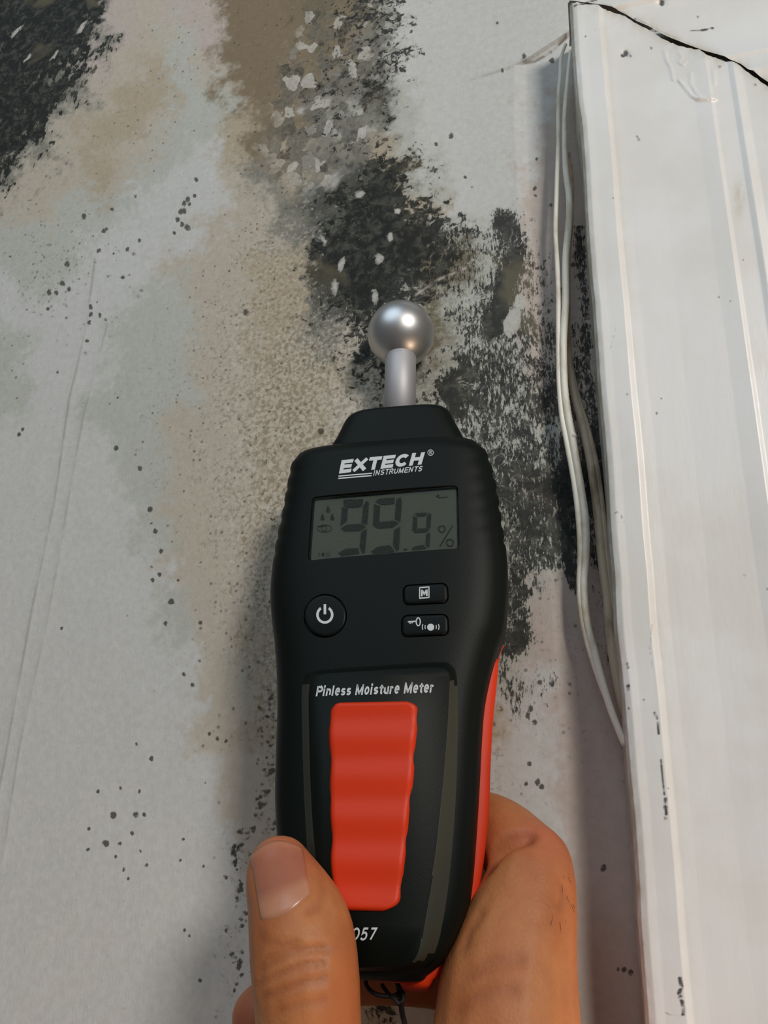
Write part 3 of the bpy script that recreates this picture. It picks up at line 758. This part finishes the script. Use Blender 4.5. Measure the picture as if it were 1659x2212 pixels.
poly_part('battery_icon', [D([(1370,152),(1395,140),(1395,175)]), D([(1395,145),(1410,140),(1410,178),(1395,172)]), D([(1405,170),(1500,160),(1500,168),(1405,180)])], zl+.0001, mseg.m, disp)
poly_part('hold_icon', [D(q) for q in annulus(200, 498, 26, 9, 16)+annulus(200, 498, 75, 7, 24, 38)]+[D([(120, 478), (190, 472), (190, 480), (120, 486)])], zl+.0001, mseg.m, disp)
poly_part('sound_icon', [D(circ(185, 772, 18, 14, 20))]+[D([(x, 750), (x+9, 750), (x+9, 795), (x, 795)]) for x in (140, 222, 246)], zl+.0001, mseg.m, disp)
poly_part('decimal_point', [D([(1030, 712), (1070, 706), (1072, 728), (1034, 732)])], zl+.0001, mseg.m, disp)

# buttons: caps standing a little above the housing
def cap(name, poly, rise, mat):
    poly = offset_poly(poly, -.00006); n = len(poly); c = np.mean(poly, 0); V = []; Fc = []
    rings = [(0, -.001), (0, rise*.4), (.00012, rise*.8), (.00035, rise), (.0008, rise+.00004)]
    for ins, dz in rings:
        for p in (offset_poly(poly, -ins) if ins else poly): V.append((p[0], p[1], zsurf(c[0], c[1])+dz))
    for i in range(len(rings)-1):
        for k in range(n): Fc.append((i*n+k, i*n+(k+1) % n, (i+1)*n+(k+1) % n, (i+1)*n+k))
    Fc.append(tuple(range((len(rings)-1)*n, len(rings)*n))); Fc.append(tuple(range(n))[::-1])
    o = mesh_obj(name, V, Fc, mat, meter)
    bm = bmesh.new(); bm.from_mesh(o.data); bmesh.ops.recalc_face_normals(bm, faces=bm.faces); bm.to_mesh(o.data); bm.free(); return o
b_pow = cap('button', pw_c, .0003, mk2.m); b_pow['label'] = 'round power button'
b_m = cap('button', bt1, .0003, mk2.m); b_m['label'] = 'button marked M'
b_k = cap('button', bt2, .0003, mk2.m); b_k['label'] = 'button with key and sound symbols'
ZBt = zsurf(*np.mean(bt1, 0))+.0003+.00006
# symbols, traced on a crop 1659 wide over 600 px at (560,620)
def bpx(u, v): return 560+u*600/1659, 620+v*600/1659
def B(pts, z=ZBt): return [ML(*bpx(u, v), z) for u, v in pts]
poly_part('symbol', [B(q) for q in annulus(392, 1958, 44, 15, 34, 46, math.radians(-58), math.radians(238))]+[B([(385, 1895), (400, 1895), (400, 1955), (385, 1955)])], ZBt, ml.m, b_pow)
fr_ = [[(955,1793),(1017,1788),(1017,1795),(955,1800)], [(955,1855),(1017,1851),(1017,1858),(955,1863)], [(955,1795),(961,1795),(961,1860),(955,1860)], [(1011,1791),(1017,1791),(1017,1856),(1011,1856)],
       [(966,1808),(976,1808),(976,1848),(966,1848)], [(996,1806),(1006,1806),(1006,1846),(996,1846)], [(966,1808),(977,1808),(990,1832),(984,1842)], [(1006,1806),(995,1806),(982,1834),(988,1842)]]
poly_part('symbol', [B(q) for q in fr_], ZBt, ml.m, b_m)
ky = [[(888,1996),(940,1993),(940,2001),(888,2004)], [(896,2000),(903,2000),(905,2012),(898,2012)], [(908,1999),(915,1999),(917,2009),(910,2009)]]+annulus(950, 2000, 12, 7, 20, 24)
ky += [circ(1024, 2032, 21, 22)]
for (cx, s) in ((1024, 1), (1024, -1)):
    a0 = 0 if s > 0 else math.pi
    ky += annulus(cx+s*8, 2031, 26, 5, 8, 26, a0-.45, a0+.45)+annulus(cx+s*16, 2031, 34, 5, 8, 34, a0-.5, a0+.5)
poly_part('symbol', [B(q) for q in ky], ZBt, ml.m, b_k)

# lower panel, raised with sloping flanks
ZP = ZF+.0018
mk3 = NT('black_plastic_painted_sheen'); mk3.set(Roughness=.50); mk3.b.inputs['Base Color'].default_value = srgb(54, 55, 46); mk3.b.inputs['Specular IOR Level'].default_value = .40
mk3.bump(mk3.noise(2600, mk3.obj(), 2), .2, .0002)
inn = [(676,1466),(700,1456),(820,1448),(940,1442),(962,1446),(971,1462),(970,1510),(966,1580),(958,1680),(950,1760),(940,1850),(926,1930),(914,2000),(906,2050),(890,2078),(860,2086),(780,2090),(735,2088),(716,2070),(700,1990),(688,1900),(678,1800),(672,1700),(669,1600),(668,1500)]
out_ = [(652,1466),(668,1446),(820,1434),(950,1426),(976,1432),(988,1452),(991,1510),(992,1580),(991,1680),(988,1760),(982,1850),(974,1930),(963,2000),(948,2050),(925,2088),(880,2098),(780,2102),(705,2098),(688,2070),(676,1990),(664,1900),(656,1800),(651,1700),(648,1600),(646,1500)]
def closed(pts, n=4):
    P = pts[-2:]+pts+pts[:3]; return [tuple(q) for q in lerp_list(P, n)[2*n:(2+len(pts))*n]]
io = [ML(x, y, ZP) for x, y in closed(inn)]; oo = [ML(x, y, ZF-.0006) for x, y in closed(out_)]
n = len(io); V = []; Fc = []
lv = [(0, 0), (.12, .0002), (.5, .38), (.82, .78), (.95, .94), (1.0, 1.0)]
V += [(p[0], p[1], ZF-.003) for p in oo]
for a, hz in lv:
    for o_, i_ in zip(oo, io):
        x, y = o_[0]*(1-a)+i_[0]*a, o_[1]*(1-a)+i_[1]*a
        V.append((x, y, (min(zsurf(x, y), ZF)-.0002)*(1-hz)+ZP*hz))
rr_ = len(lv)+1
for i in range(rr_-1):
    for k in range(n): Fc.append((i*n+k, i*n+(k+1) % n, (i+1)*n+(k+1) % n, (i+1)*n+k))
Fc.append(tuple(range((rr_-1)*n, rr_*n)))
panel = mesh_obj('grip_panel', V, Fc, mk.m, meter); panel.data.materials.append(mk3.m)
for p_ in panel.data.polygons:      # side flanks: coarser grain, with the lit band painted into a lighter base colour
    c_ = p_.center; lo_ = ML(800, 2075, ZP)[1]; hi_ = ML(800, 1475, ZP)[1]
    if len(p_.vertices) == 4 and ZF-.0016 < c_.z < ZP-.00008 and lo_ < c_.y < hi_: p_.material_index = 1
bm = bmesh.new(); bm.from_mesh(panel.data); bmesh.ops.recalc_face_normals(bm, faces=bm.faces); bm.to_mesh(panel.data); bm.free()
panel['label'] = 'raised lower panel with sloping flanks'
# red pad with finger waves
Lr = [(716,1526),(711,1545),(710,1580),(711,1620),(713,1660),(711,1710),(713,1760),(715,1800),(714,1850),(716,1900),(722,1945),(735,1966)]
Rr = [(896,1517),(902,1530),(901,1570),(896,1620),(893,1680),(885,1740),(880,1800),(874,1860),(868,1910),(862,1948),(846,1966)]
zpad = ZP+.0004; fl, frr = smooth_fn(Lr, zpad), smooth_fn(Rr, zpad)
yt, yb_ = ML(806, 1516, zpad)[1], ML(800, 1968, zpad)[1]
ny_, nx_ = 150, 26; P = np.zeros((ny_, nx_, 3))
for i in range(ny_):
    t = i/(ny_-1); y = yt+(yb_-yt)*t; r = .0021
    e = min((yt-y), (y-yb_)); sh = r-math.sqrt(max(0, r*r-(r-e)**2)) if e < r else 0
    xl_, xr_ = fl(y)+sh, frr(y)-sh
    for j in range(nx_):
        u = j/(nx_-1); edge_ = min(u, 1-u)*(xr_-xl_); e3 = min(edge_, e)
        rim_ = -.0007*max(0, 1-e3/.0009)**2
        slant_ = (xr_-xl_)*0
        P[i, j] = (xl_+(xr_-xl_)*u, y+(.0003*(1-2*u) if 0 else 0), zpad+.00026*math.cos(2*math.pi*t*5.0+.4)*(1-rim_*0)+rim_+.0003)
# tilt of rows so the pad's top edge keeps the panel's direction
pad = grid_obj('grip_pad', P, mo.m, meter); pad['label'] = 'rippled red orange thumb pad'
bm = bmesh.new(); bm.from_mesh(pad.data); be = [e for e in bm.edges if e.is_boundary]
r_ = bmesh.ops.extrude_edge_only(bm, edges=be); [setattr(v, 'co', Vector((v.co.x, v.co.y, ZP-.0003))) for v in r_['geom'] if isinstance(v, bmesh.types.BMVert)]
bmesh.ops.recalc_face_normals(bm, faces=bm.faces); bm.to_mesh(pad.data); bm.free()
for p_ in pad.data.polygons: p_.use_smooth = True

# lettering
BV2 = bvh_local([body, neck, panel])
def arc(cx, cy, rx, ry, a0, a1, n=10): return [(cx+rx*math.cos(math.radians(a)), cy+ry*math.sin(math.radians(a))) for a in np.linspace(a0, a1, n)]
def sarc(w, h, y0=0.0): return arc(w/2, y0+h*.74, w*.46, h*.25, 20, 250, 12)[:-1]+[(w*.5, y0+h*.50)]+arc(w/2, y0+h*.26, w*.48, h*.25, 70, -160, 12)[1:]
XH = .66
GL = {  # glyph: (advance, strokes), cap height 1; drawn as bars of one weight
 'E': (.66, [[(.0, 0), (.0, 1)], [(0, .0), (.60, .0)], [(0, .5), (.55, .5)], [(0, 1), (.60, 1)]]), 'X': (.74, [[(0, 0), (.68, 1)], [(.68, 0), (0, 1)]]),
 'T': (.66, [[(.31, 0), (.31, 1)], [(0, 1), (.62, 1)]]), 'C': (.74, [arc(.35, .5, .35, .5, 40, 320, 20)]), 'H': (.74, [[(0, 0), (0, 1)], [(.62, 0), (.62, 1)], [(0, .5), (.62, .5)]]),
 'I': (.18, [[(0, 0), (0, 1)]]), 'N': (.74, [[(0, 0), (0, 1)], [(0, 1), (.6, 0)], [(.6, 0), (.6, 1)]]), 'S': (.66, [sarc(.6, 1)]),
 'R': (.70, [[(0, 0), (0, 1)], [(0, 1), (.36, 1)]+arc(.36, .76, .22, .24, 90, -90, 8)+[(0, .52)], [(.34, .52), (.6, 0)]]),
 'U': (.74, [[(0, 1), (0, .3)]+arc(.3, .3, .3, .3, 180, 360, 12)+[(.6, 1)]]), 'M': (.90, [[(0, 0), (0, 1)], [(0, 1), (.37, .05)], [(.37, .05), (.74, 1)], [(.74, 1), (.74, 0)]]),
 'P': (.66, [[(0, 0), (0, 1)], [(0, 1), (.34, 1)]+arc(.34, .73, .24, .27, 90, -90, 8)+[(0, .46)]]), 'O': (.76, [arc(.33, .5, .33, .5, 0, 360, 24)]),
 '5': (.62, [[(.5, 1), (.1, 1), (.05, .52)]+arc(.24, .32, .27, .32, 110, -150, 12)]), '7': (.6, [[(0, 1), (.5, 1), (.18, 0)]]),
 'i': (.20, [[(0, 0), (0, XH)], [(0, .99), (0, 1.06)]]), 'l': (.20, [[(0, 0), (0, 1)]]), 'n': (.54, [[(0, 0), (0, XH)], [(0, XH-.22)]+arc(.2, XH-.24, .2, .24, 170, 0, 8)+[(.40, 0)]]),
 'u': (.54, [[(0, XH), (0, .24)]+arc(.2, .24, .2, .24, 180, 350, 8), [(.40, XH), (.40, 0)]]), 'e': (.54, [[(.02, .38), (.40, .38)]+arc(.2, .37, .2, .37, 5, 320, 16)]),
 's': (.50, [sarc(.38, XH)]), 'o': (.56, [arc(.2, .37, .2, .37, 0, 360, 20)]), 't': (.38, [[(.14, .97), (.14, .12), (.2, 0), (.30, 0)], [(0, XH), (.29, XH)]]),
 'r': (.38, [[(0, 0), (0, XH)], [(0, XH-.26), (.08, XH-.06), (.27, XH)]]), ' ': (.26, [])}
def ribbon(pts, w):
    P = np.array(pts, float); n = len(P); L_ = []; R__ = []
    closed_ = np.hypot(*(P[0]-P[-1])) < 1e-6
    for i in range(n):
        a = P[i]-P[i-1] if i else (P[0]-P[-2] if closed_ else P[1]-P[0]); b = P[i+1]-P[i] if i < n-1 else (P[1]-P[0] if closed_ else P[-1]-P[-2])
        a = a/(np.hypot(*a)+1e-9); b = b/(np.hypot(*b)+1e-9); t_ = a+b; t_ = t_/(np.hypot(*t_)+1e-9); nn_ = np.array([-t_[1], t_[0]])
        k = w/2/max(.5, float(nn_ @ np.array([-a[1], a[0]]))); L_.append(P[i]+nn_*k); R__.append(P[i]-nn_*k)
    return [[L_[i], L_[i+1], R__[i+1], R__[i]] for i in range(n-1)]
def lettering(name, text, quad, wt=.2, shear=.25, gap=0.0):
    """quad px: bottom-left, bottom-right, top-right, top-left of the word's slanted box"""
    polys = []; x = 0
    for ch in text:
        adv, st_ = GL[ch]
        for q in st_:
            # keep the bars inside the cap height
            q = [(x+wt/2+a*1.0, wt/2+b*(1-wt)) for a, b in q]
            if len(q) == 2:
                d_ = nrm(np.subtract(q[1], q[0])); e = wt/2 if (abs(d_[0]) < .05 or abs(d_[1]) < .05) else wt*.35
                q = [tuple(np.array(q[0])-d_*e), tuple(np.array(q[1])+d_*e)]
            polys += ribbon(q, wt)
        x += adv+wt+.04+gap
    x -= .04+gap
    q4 = [np.array(ML(a, b, ZF)) for a, b in quad]; Vv = []; Ff = []
    for pl in polys:
        b0 = len(Vv)
        for p in pl:
            u = p[0]/x; w = p[1]; g = (q4[0]*(1-u)+q4[1]*u)*(1-w)+(q4[3]*(1-u)+q4[2]*u)*w
            h = BV2.ray_cast(Vector((g[0], g[1], .05)), Vector((0, 0, -1))); Vv.append((g[0], g[1], (h[0].z if h[0] else ZF)+.00006))
        Ff.append((b0, b0+1, b0+2, b0+3))
    o = mesh_obj(name, Vv, Ff, ml.m, meter, False)
    bm = bmesh.new(); bm.from_mesh(o.data)
    for f in bm.faces:
        if f.normal.z < 0: f.normal_flip()
    bm.to_mesh(o.data); bm.free(); return o
lettering('lettering', 'EXTECH', [(732, 1023), (914, 1003), (922, 976), (738, 994)], .27)
lettering('lettering', 'INSTRUMENTS', [(806, 1028), (911, 1018), (915, 1006), (809, 1016)], .17, gap=.05)
Rz = zsurf(*ML(930, 978, ZF))+.00004
poly_part('registered_mark', [[ML(*p, ZF) for p in q] for q in annulus(930, 977.5, 6.0, 1.3, 22)]+[[ML(930+a, 977.5+b, ZF) for a, b in s] for s in
    (((-2.4, 3.4), (-2.4, -3.4), (-1.3, -3.4), (-1.3, 3.4)), ((-1.3, -3.4), (1.6, -3.2), (1.6, -2.2), (-1.3, -2.4)), ((1.0, -3.2), (2.3, -2.6), (2.3, -.6), (1.2, -.8)), ((-1.3, -.8), (1.8, -.8), (1.8, .2), (-1.3, .2)), ((-.3, 0), (.9, 0), (2.6, 3.4), (1.4, 3.4)))], Rz, ml.m, meter)
uz = zsurf(*ML(770, 1030, ZF))+.00003
poly_part('underline', [[ML(*p, ZF) for p in q] for q in ([(731.5, 1027.5), (804, 1021.3), (803.5, 1023.8), (731, 1030)], [(731, 1032.5), (803, 1026.3), (802.5, 1028.8), (730.5, 1035)])], uz, ml.m, meter)
lettering('lettering', 'Pinless Moisture Meter', [(686, 1508), (940, 1500), (943, 1476), (690, 1486)], .19, gap=-.045)
lettering('lettering', 'MO57', [(736, 2031), (814, 2031), (821, 2003), (743, 2003)], .16)

# stem and ball
def lathe(name, pr, mat, parent, n=48):
    V = []; Fc = []
    for r, y in pr:
        for k in range(n): a = 2*math.pi*k/n; V.append((r*math.cos(a), y, r*math.sin(a)))
    for i in range(len(pr)-1):
        for k in range(n): Fc.append((i*n+k, (i+1)*n+k, (i+1)*n+(k+1) % n, i*n+(k+1) % n))
    Fc.append(tuple(range(n))); Fc.append(tuple(range((len(pr)-1)*n, len(pr)*n))[::-1])
    o = mesh_obj(name, V, Fc, mat, parent)
    bm = bmesh.new(); bm.from_mesh(o.data); bmesh.ops.recalc_face_normals(bm, faces=bm.faces); bm.to_mesh(o.data); bm.free(); return o
bpr = [(BALL_R*math.sin(a), BALL_R*math.cos(a)) for a in np.linspace(.02, math.pi-.02, 40)]
ball = lathe('ball_probe', bpr, ms.m, meter, 64); ball['label'] = 'satin silver ball probe'
sr = 35.5*.235/F; ys = ML(864, 768, .004)[1]; ye = ML(860, 930, 0)[1]
ms2 = NT('grey_anodised_metal'); ms2.set(Metallic=.6, Roughness=.58); ms2.b.inputs['Base Color'].default_value = (.50, .49, .50, 1)
sx0 = ML(863, 800, 0)[0]
stem = lathe('stem', [(sr*.9, -BALL_R*.80), (sr*.985, -BALL_R*.825), (sr, -BALL_R*.84), (sr, ye)], ms2.m, meter, 48)

# wrist strap loop at the bottom
mcd = NT('black_cord'); mcd.set(Roughness=.7); mcd.b.inputs['Base Color'].default_value = srgb(18, 14, 12)
def rl(p): return tuple((np.asarray(p)-MO) @ MB)
strap = tube('strap_cord', [rl(MW(x, y, z)) for x, y, z in ((853,2095,-.006),(858,2120,-.008),(862,2140,-.007),(866,2165,-.004),(869,2190,0),(874,2212,.003),(882,2270,.006),(886,2360,.008))], .00062, mcd.m, meter)
strap['label'] = 'black wrist strap cord hanging from the bottom'
tube('strap_cord', [rl(MW(x, y, z)) for x, y, z in ((862,2146,-.0065),(845,2152,-.004),(820,2150,-.003),(800,2140,-.003),(790,2122,-.005),(795,2100,-.007))], .0005, mcd.m, meter)
tube('strap_cord', [rl(MW(x, y, z)) for x, y, z in ((858,2128,-.007),(868,2140,-.005),(871,2158,-.004),(862,2168,-.003),(850,2156,-.003),(838,2146,-.004),(825,2128,-.006))], .0005, mcd.m, meter)

# ------------------------------------------------------------------ hand
chains = []
def chain(pts, step=.0011):
    P = []
    for (x, y, z, rp) in pts:
        p = MW(x, y, z); P.append((*p, rp*depth_of(p)/F))
    chains.append((P, step)); return P
# thumb (px x, px y, height over the meter's own plane, radius px)
chain([(604, 1880, .0175, 71), (612, 1908, .0182, 82), (632, 1955, .0200, 97), (650, 2015, .0222, 113), (659, 2090, .0235, 118), (665, 2170, .0232, 116), (668, 2260, .0220, 116), (676, 2380, .020, 122), (715, 2540, .016, 140), (800, 2720, .010, 175), (930, 2930, .006, 215)])
# index finger: knuckle side on the right, bent behind the meter
chain([(1092, 2620, .006, 175), (1088, 2440, .004, 168), (1090, 2300, .002, 163), (1094, 2200, .0005, 158), (1100, 2110, -.001, 146), (1118, 2030, -.002, 127), (1136, 1960, -.003, 109), (1146, 1905, -.004, 97), (1146, 1872, -.006, 91)])
chain([(1146, 1872, -.0065, 90), (1116, 1836, -.0105, 82), (1078, 1802, -.0150, 77), (1030, 1780, -.0192, 70), (960, 1780, -.0215, 66), (880, 1800, -.0222, 62), (800, 1830, -.0222, 58), (750, 1850, -.022, 54)])
# middle finger
chain([(1150, 2640, -.006, 150), (1140, 2420, -.012, 140), (1130, 2260, -.016, 128), (1110, 2170, -.020, 100), (1040, 2125, -.0225, 76), (960, 2108, -.0235, 66), (860, 2100, -.0235, 63), (750, 2104, -.0235, 62), (660, 2130, -.0225, 62), (600, 2165, -.0205, 62), (562, 2196, -.018, 62)])
# ring and little finger below the frame
chain([(1165, 2760, -.010, 140), (1150, 2560, -.018, 130), (1110, 2440, -.022, 100), (980, 2400, -.024, 70), (800, 2390, -.024, 64), (690, 2410, -.022, 62), (630, 2440, -.019, 58)])
chain([(1150, 2880, -.012, 130), (1120, 2740, -.018, 105), (1000, 2650, -.020, 68), (840, 2620, -.020, 58), (760, 2630, -.018, 52)])
# palm
chain([(1092, 2620, .006, 175), (1060, 2850, .006, 200), (1010, 3100, .006, 210)])
chain([(1150, 2640, -.006, 160), (1110, 2880, -.003, 200), (1020, 3100, .000, 210)])
chain([(1165, 2760, -.010, 150), (1100, 2980, -.006, 200)])
chain([(800, 2720, .010, 160), (900, 2800, .006, 170), (1060, 2830, .004, 190)])
wr0 = MW(1010, 3080, .003)
SV = []; SF = []; SN = [0]
_th = np.linspace(0, math.pi, 11)[1:-1]; _ph = np.linspace(0, 2*math.pi, 16, endpoint=False)
UNIT = np.array([(0, 0, 1.0)]+[(math.sin(a)*math.cos(b), math.sin(a)*math.sin(b), math.cos(a)) for a in _th for b in _ph]+[(0, 0, -1.0)])
UF = [(0, 1+k, 1+(k+1) % 16) for k in range(16)]+[(1+i*16+k, 1+(i+1)*16+k, 1+(i+1)*16+(k+1) % 16, 1+i*16+(k+1) % 16) for i in range(8) for k in range(16)]+[(145, 129+(k+1) % 16, 129+k) for k in range(16)]
def add_sphere(c, r):
    SV.append(UNIT*r+np.asarray(c)); SF.extend([tuple(q+SN[0] for q in f) for f in UF]); SN[0] += len(UNIT)
for P, step in chains:
    Q = lerp_list(P, 8)
    # even spacing
    L = np.concatenate([[0], np.cumsum(np.linalg.norm(np.diff(Q[:, :3], axis=0), axis=1))])
    m = max(2, int(L[-1]/step)); s = np.linspace(0, L[-1], m)
    for a in s:
        q = [np.interp(a, L, Q[:, k]) for k in range(4)]; add_sphere(q[:3], q[3])
w0 = np.array(wr0); fdir = np.array([.25, -.35, -1.0]); fdir = nrm(fdir)
for t in np.linspace(0, 1, 60):
    add_sphere(w0+fdir*t*.20, .023+.012*t)
me = bpy.data.meshes.new('hand'); me.from_pydata(np.concatenate(SV).tolist(), [], SF); me.update()
hand = bpy.data.objects.new('hand', me); C.objects.link(hand)
md = hand.modifiers.new('r', 'REMESH'); md.mode = 'VOXEL'; md.voxel_size = .0008
md = hand.modifiers.new('s', 'SMOOTH'); md.factor = .5; md.iterations = 9
bpy.context.view_layer.update()
me = bpy.data.meshes.new_from_object(hand.evaluated_get(bpy.context.evaluated_depsgraph_get())); hand.modifiers.clear(); hand.data = me
nv = len(me.vertices); co = np.zeros(nv*3); me.vertices.foreach_get('co', co); co = co.reshape(-1, 3)
no = np.zeros(nv*3); me.vertices.foreach_get('normal', no); no = no.reshape(-1, 3)
bm = bmesh.new(); bm.from_mesh(me); HB = BVHTree.FromBMesh(bm); bm.free()
def hit(px, py):
    h = HB.ray_cast(Vector(CAM), Vector(ray(px, py)).normalized()); return h
# creases and small swellings on the skin, traced on the surface
creases = [([(560,2098),(590,2080),(628,2062),(672,2050),(706,2050)], .00075, .0010), ([(556,2126),(590,2112),(628,2096),(668,2082),(700,2080)], .0007, .0009), ([(568,2156),(610,2140),(656,2122),(700,2112)], .0006, .0009),
           ([(575,2070),(610,2052),(640,2046)], .0004, .0008), ([(600,2185),(650,2168),(700,2160)], .00035, .0009), ([(562,2026),(600,2040),(640,2034)], .0003, .0009),
           ([(1056,1872),(1068,1846),(1086,1824),(1110,1810),(1142,1800)], .0036, .0019), ([(1090,1832),(1118,1822),(1150,1822)], .0004, .0010), ([(1040,1970),(1012,2010),(1000,2050)], .0005, .0014),
           ([(1205,1905),(1214,1935),(1206,1960)], .00035, .0010), ([(1010,2110),(1060,2080),(1130,2075)], .0004, .0016), ([(985,2185),(1040,2150),(1110,2140)], .0004, .0016),
           ([(680,1850),(694,1890),(698,1930),(686,1958),(665,1972)], .0004, .0010)]
lines = [(lerp_list(pts, 8), dep, wid) for pts, dep, wid in creases]
for pts, dep, wid in lines:
    for x, y in pts:
        h = hit(x, y)
        if not h[0]: continue
        d2 = ((co-np.array(h[0]))**2).sum(1); m = d2 < (3.5*wid)**2
        co[m] -= no[m]*(dep*.26*np.exp(-d2[m]/(wid*wid)))[:, None]
# nail bed: a shallow seat for the nail
NQ = [(541, 1856), (657, 1838), (672, 1930), (563, 1990)]      # TL TR BR BL
def nq(u, v):
    # v 0 = free edge, 1 = cuticle; the cuticle and free edge bow outwards
    top = np.array(NQ[0])*(1-u)+np.array(NQ[1])*u; bot = np.array(NQ[3])*(1-u)+np.array(NQ[2])*u
    p = top*(1-v)+bot*v; bow = math.sin(math.pi*u)
    dirv = nrm(bot-top); p = p+dirv*(-26*bow*(1-v)+15*bow*v); return p
me.vertices.foreach_set('co', co.reshape(-1)); me.update()
me.polygons.foreach_set('use_smooth', [True]*len(me.polygons))
bm = bmesh.new(); bm.from_mesh(me); HB = BVHTree.FromBMesh(bm); bm.free()
org = MW(1010, 3080, .003)
nu, nv_ = 26, 26; NP = np.zeros((nv_, nu, 3)); nor = np.zeros((nv_, nu, 3))
for i in range(nv_):
    for j in range(nu):
        u, v = j/(nu-1), i/(nv_-1); x, y = nq(u, v); h = hit(x, y)
        if not h[0]: h = hit(x+8, y+4)
        NP[i, j] = h[0]; nor[i, j] = h[1]
nm = nrm(nor.mean((0, 1)))
for i in range(nv_):
    for j in range(nu):
        u, v = j/(nu-1), i/(nv_-1); e = min(u, 1-u, 1-v)*2; k = min(1, e/.12)
        tipk = .0004*max(0, 1-v/.2)
        NP[i, j] += nor[i, j]*(-.00015+.00055*math.sqrt(k))*(1)+nm*tipk
nailm = NT('finger_nail'); nailm.set(Roughness=.3, Subsurface_Weight=.15); nailm.b.inputs['Subsurface Radius'].default_value = (.003, .001, .0006)
at = nailm.attr('along').outputs['Fac']
nc = nailm.mix(nailm.ramp(at, .55, .80), srgb(170, 106, 82), srgb(190, 132, 102))
nc = nailm.mix(nailm.ramp(at, .02, .14, 1, 0), nc, srgb(182, 120, 90)); nailm.l(nc, nailm.b.inputs['Base Color'])
nailm.bump(nailm.noise(900, nailm.obj(), 2), .08, .0003)
nail = grid_obj('thumb_nail', NP, nailm.m); fattr(nail.data, 'along', np.repeat(np.linspace(0, 1, nv_), nu).reshape(nv_, nu))
ar = np.zeros(nv_*nu*3)
bm = bmesh.new(); bm.from_mesh(nail.data); be = [e for e in bm.edges if e.is_boundary]; r_ = bmesh.ops.extrude_edge_only(bm, edges=be)
for v in r_['geom']:
    if isinstance(v, bmesh.types.BMVert): v.co -= Vector(nm)*.0009
bm.to_mesh(nail.data); bm.free()
for p_ in nail.data.polygons: p_.use_smooth = True
# skin
sk = NT('skin'); sk.set(Roughness=.52, Subsurface_Weight=.22, Subsurface_Scale=.6)
sk.b.inputs['Subsurface Radius'].default_value = (.0045, .0016, .0008); sk.b.inputs['Specular IOR Level'].default_value = .35
s1 = sk.mix(sk.ramp(sk.noise(55, sk.obj(), 4, .55), .35, .68), srgb(188, 122, 74), srgb(172, 102, 58))
s1 = sk.mix(sk.ramp(sk.noise(320, sk.obj(), 5, .65), .42, .75, 0, .35), s1, srgb(168, 102, 68))
cs = sk.attr('crease').outputs['Fac']; s1 = sk.mix(sk.math('MULTIPLY', cs, .4), s1, srgb(150, 84, 56))
rd = sk.attr('ruddy').outputs['Fac']; s1 = sk.mix(sk.math('MULTIPLY', rd, .5), s1, srgb(198, 104, 84))
sk.l(s1, sk.b.inputs['Base Color'])
vo = sk.n('ShaderNodeTexVoronoi'); vo.inputs['Scale'].default_value = 1300; sk.l(sk.obj(), vo.inputs['Vector'])
sk.bump(sk.math('ADD', sk.math('MULTIPLY', vo.outputs['Distance'], .5), sk.noise(420, sk.obj(), 5)), .22, .00045)
me.materials.append(sk.m)
cr = np.zeros(nv); rdv = np.zeros(nv)
for pts, dep, wid in lines:
    for x, y in pts[::2]:
        h = hit(x, y)
        if h[0]:
            d2 = ((co-np.array(h[0]))**2).sum(1); cr = np.maximum(cr, np.exp(-d2/(wid*wid*.8)))
for x, y, r in ((610, 1840, .007), (520, 2190, .009), (1190, 1800, .008)):
    h = hit(x, y)
    if h[0]: d2 = ((co-np.array(h[0]))**2).sum(1); rdv = np.maximum(rdv, np.exp(-d2/r**2))
fattr(me, 'crease', cr); fattr(me, 'ruddy', rdv)
tag(hand, 'bare right hand gripping the lower half of the meter, thumb in front', 'hand')
nail.parent = hand; nail['label'] = 'pale thumb nail'
# short dark hairs on the index knuckle
mh = NT('dark_hair'); mh.b.inputs['Base Color'].default_value = srgb(50, 34, 26)
V = []; Fc = []
for i in range(14):
    x = random.uniform(1185, 1240); y = random.uniform(1880, 2010); h = hit(x, y)
    if not h[0]: continue
    p = np.array(h[0]); nn_ = np.array(h[1]); dv = nrm(-MB[:, 1]*1.0+nn_*.25+MB[:, 0]*random.uniform(-.6, .2)); L_ = random.uniform(.0015, .0032)
    sd = nrm(np.cross(dv, nn_))*.00003; b = len(V); md_ = p+dv*L_*.5+nn_*.0001; e_ = p+dv*L_-nn_*.0003
    V += [p-sd, p+sd, md_+sd, md_-sd, e_, p+nn_*.00008, md_+nn_*.00008]; Fc += [(b, b+1, b+2, b+3), (b+3, b+2, b+4), (b, b+3, b+6, b+5), (b+1, b+5, b+6, b+2)]
hr = mesh_obj('knuckle_hair', V, Fc, mh.m, hand); hr['kind'] = 'stuff'; hr['label'] = 'short dark hairs on the knuckle'
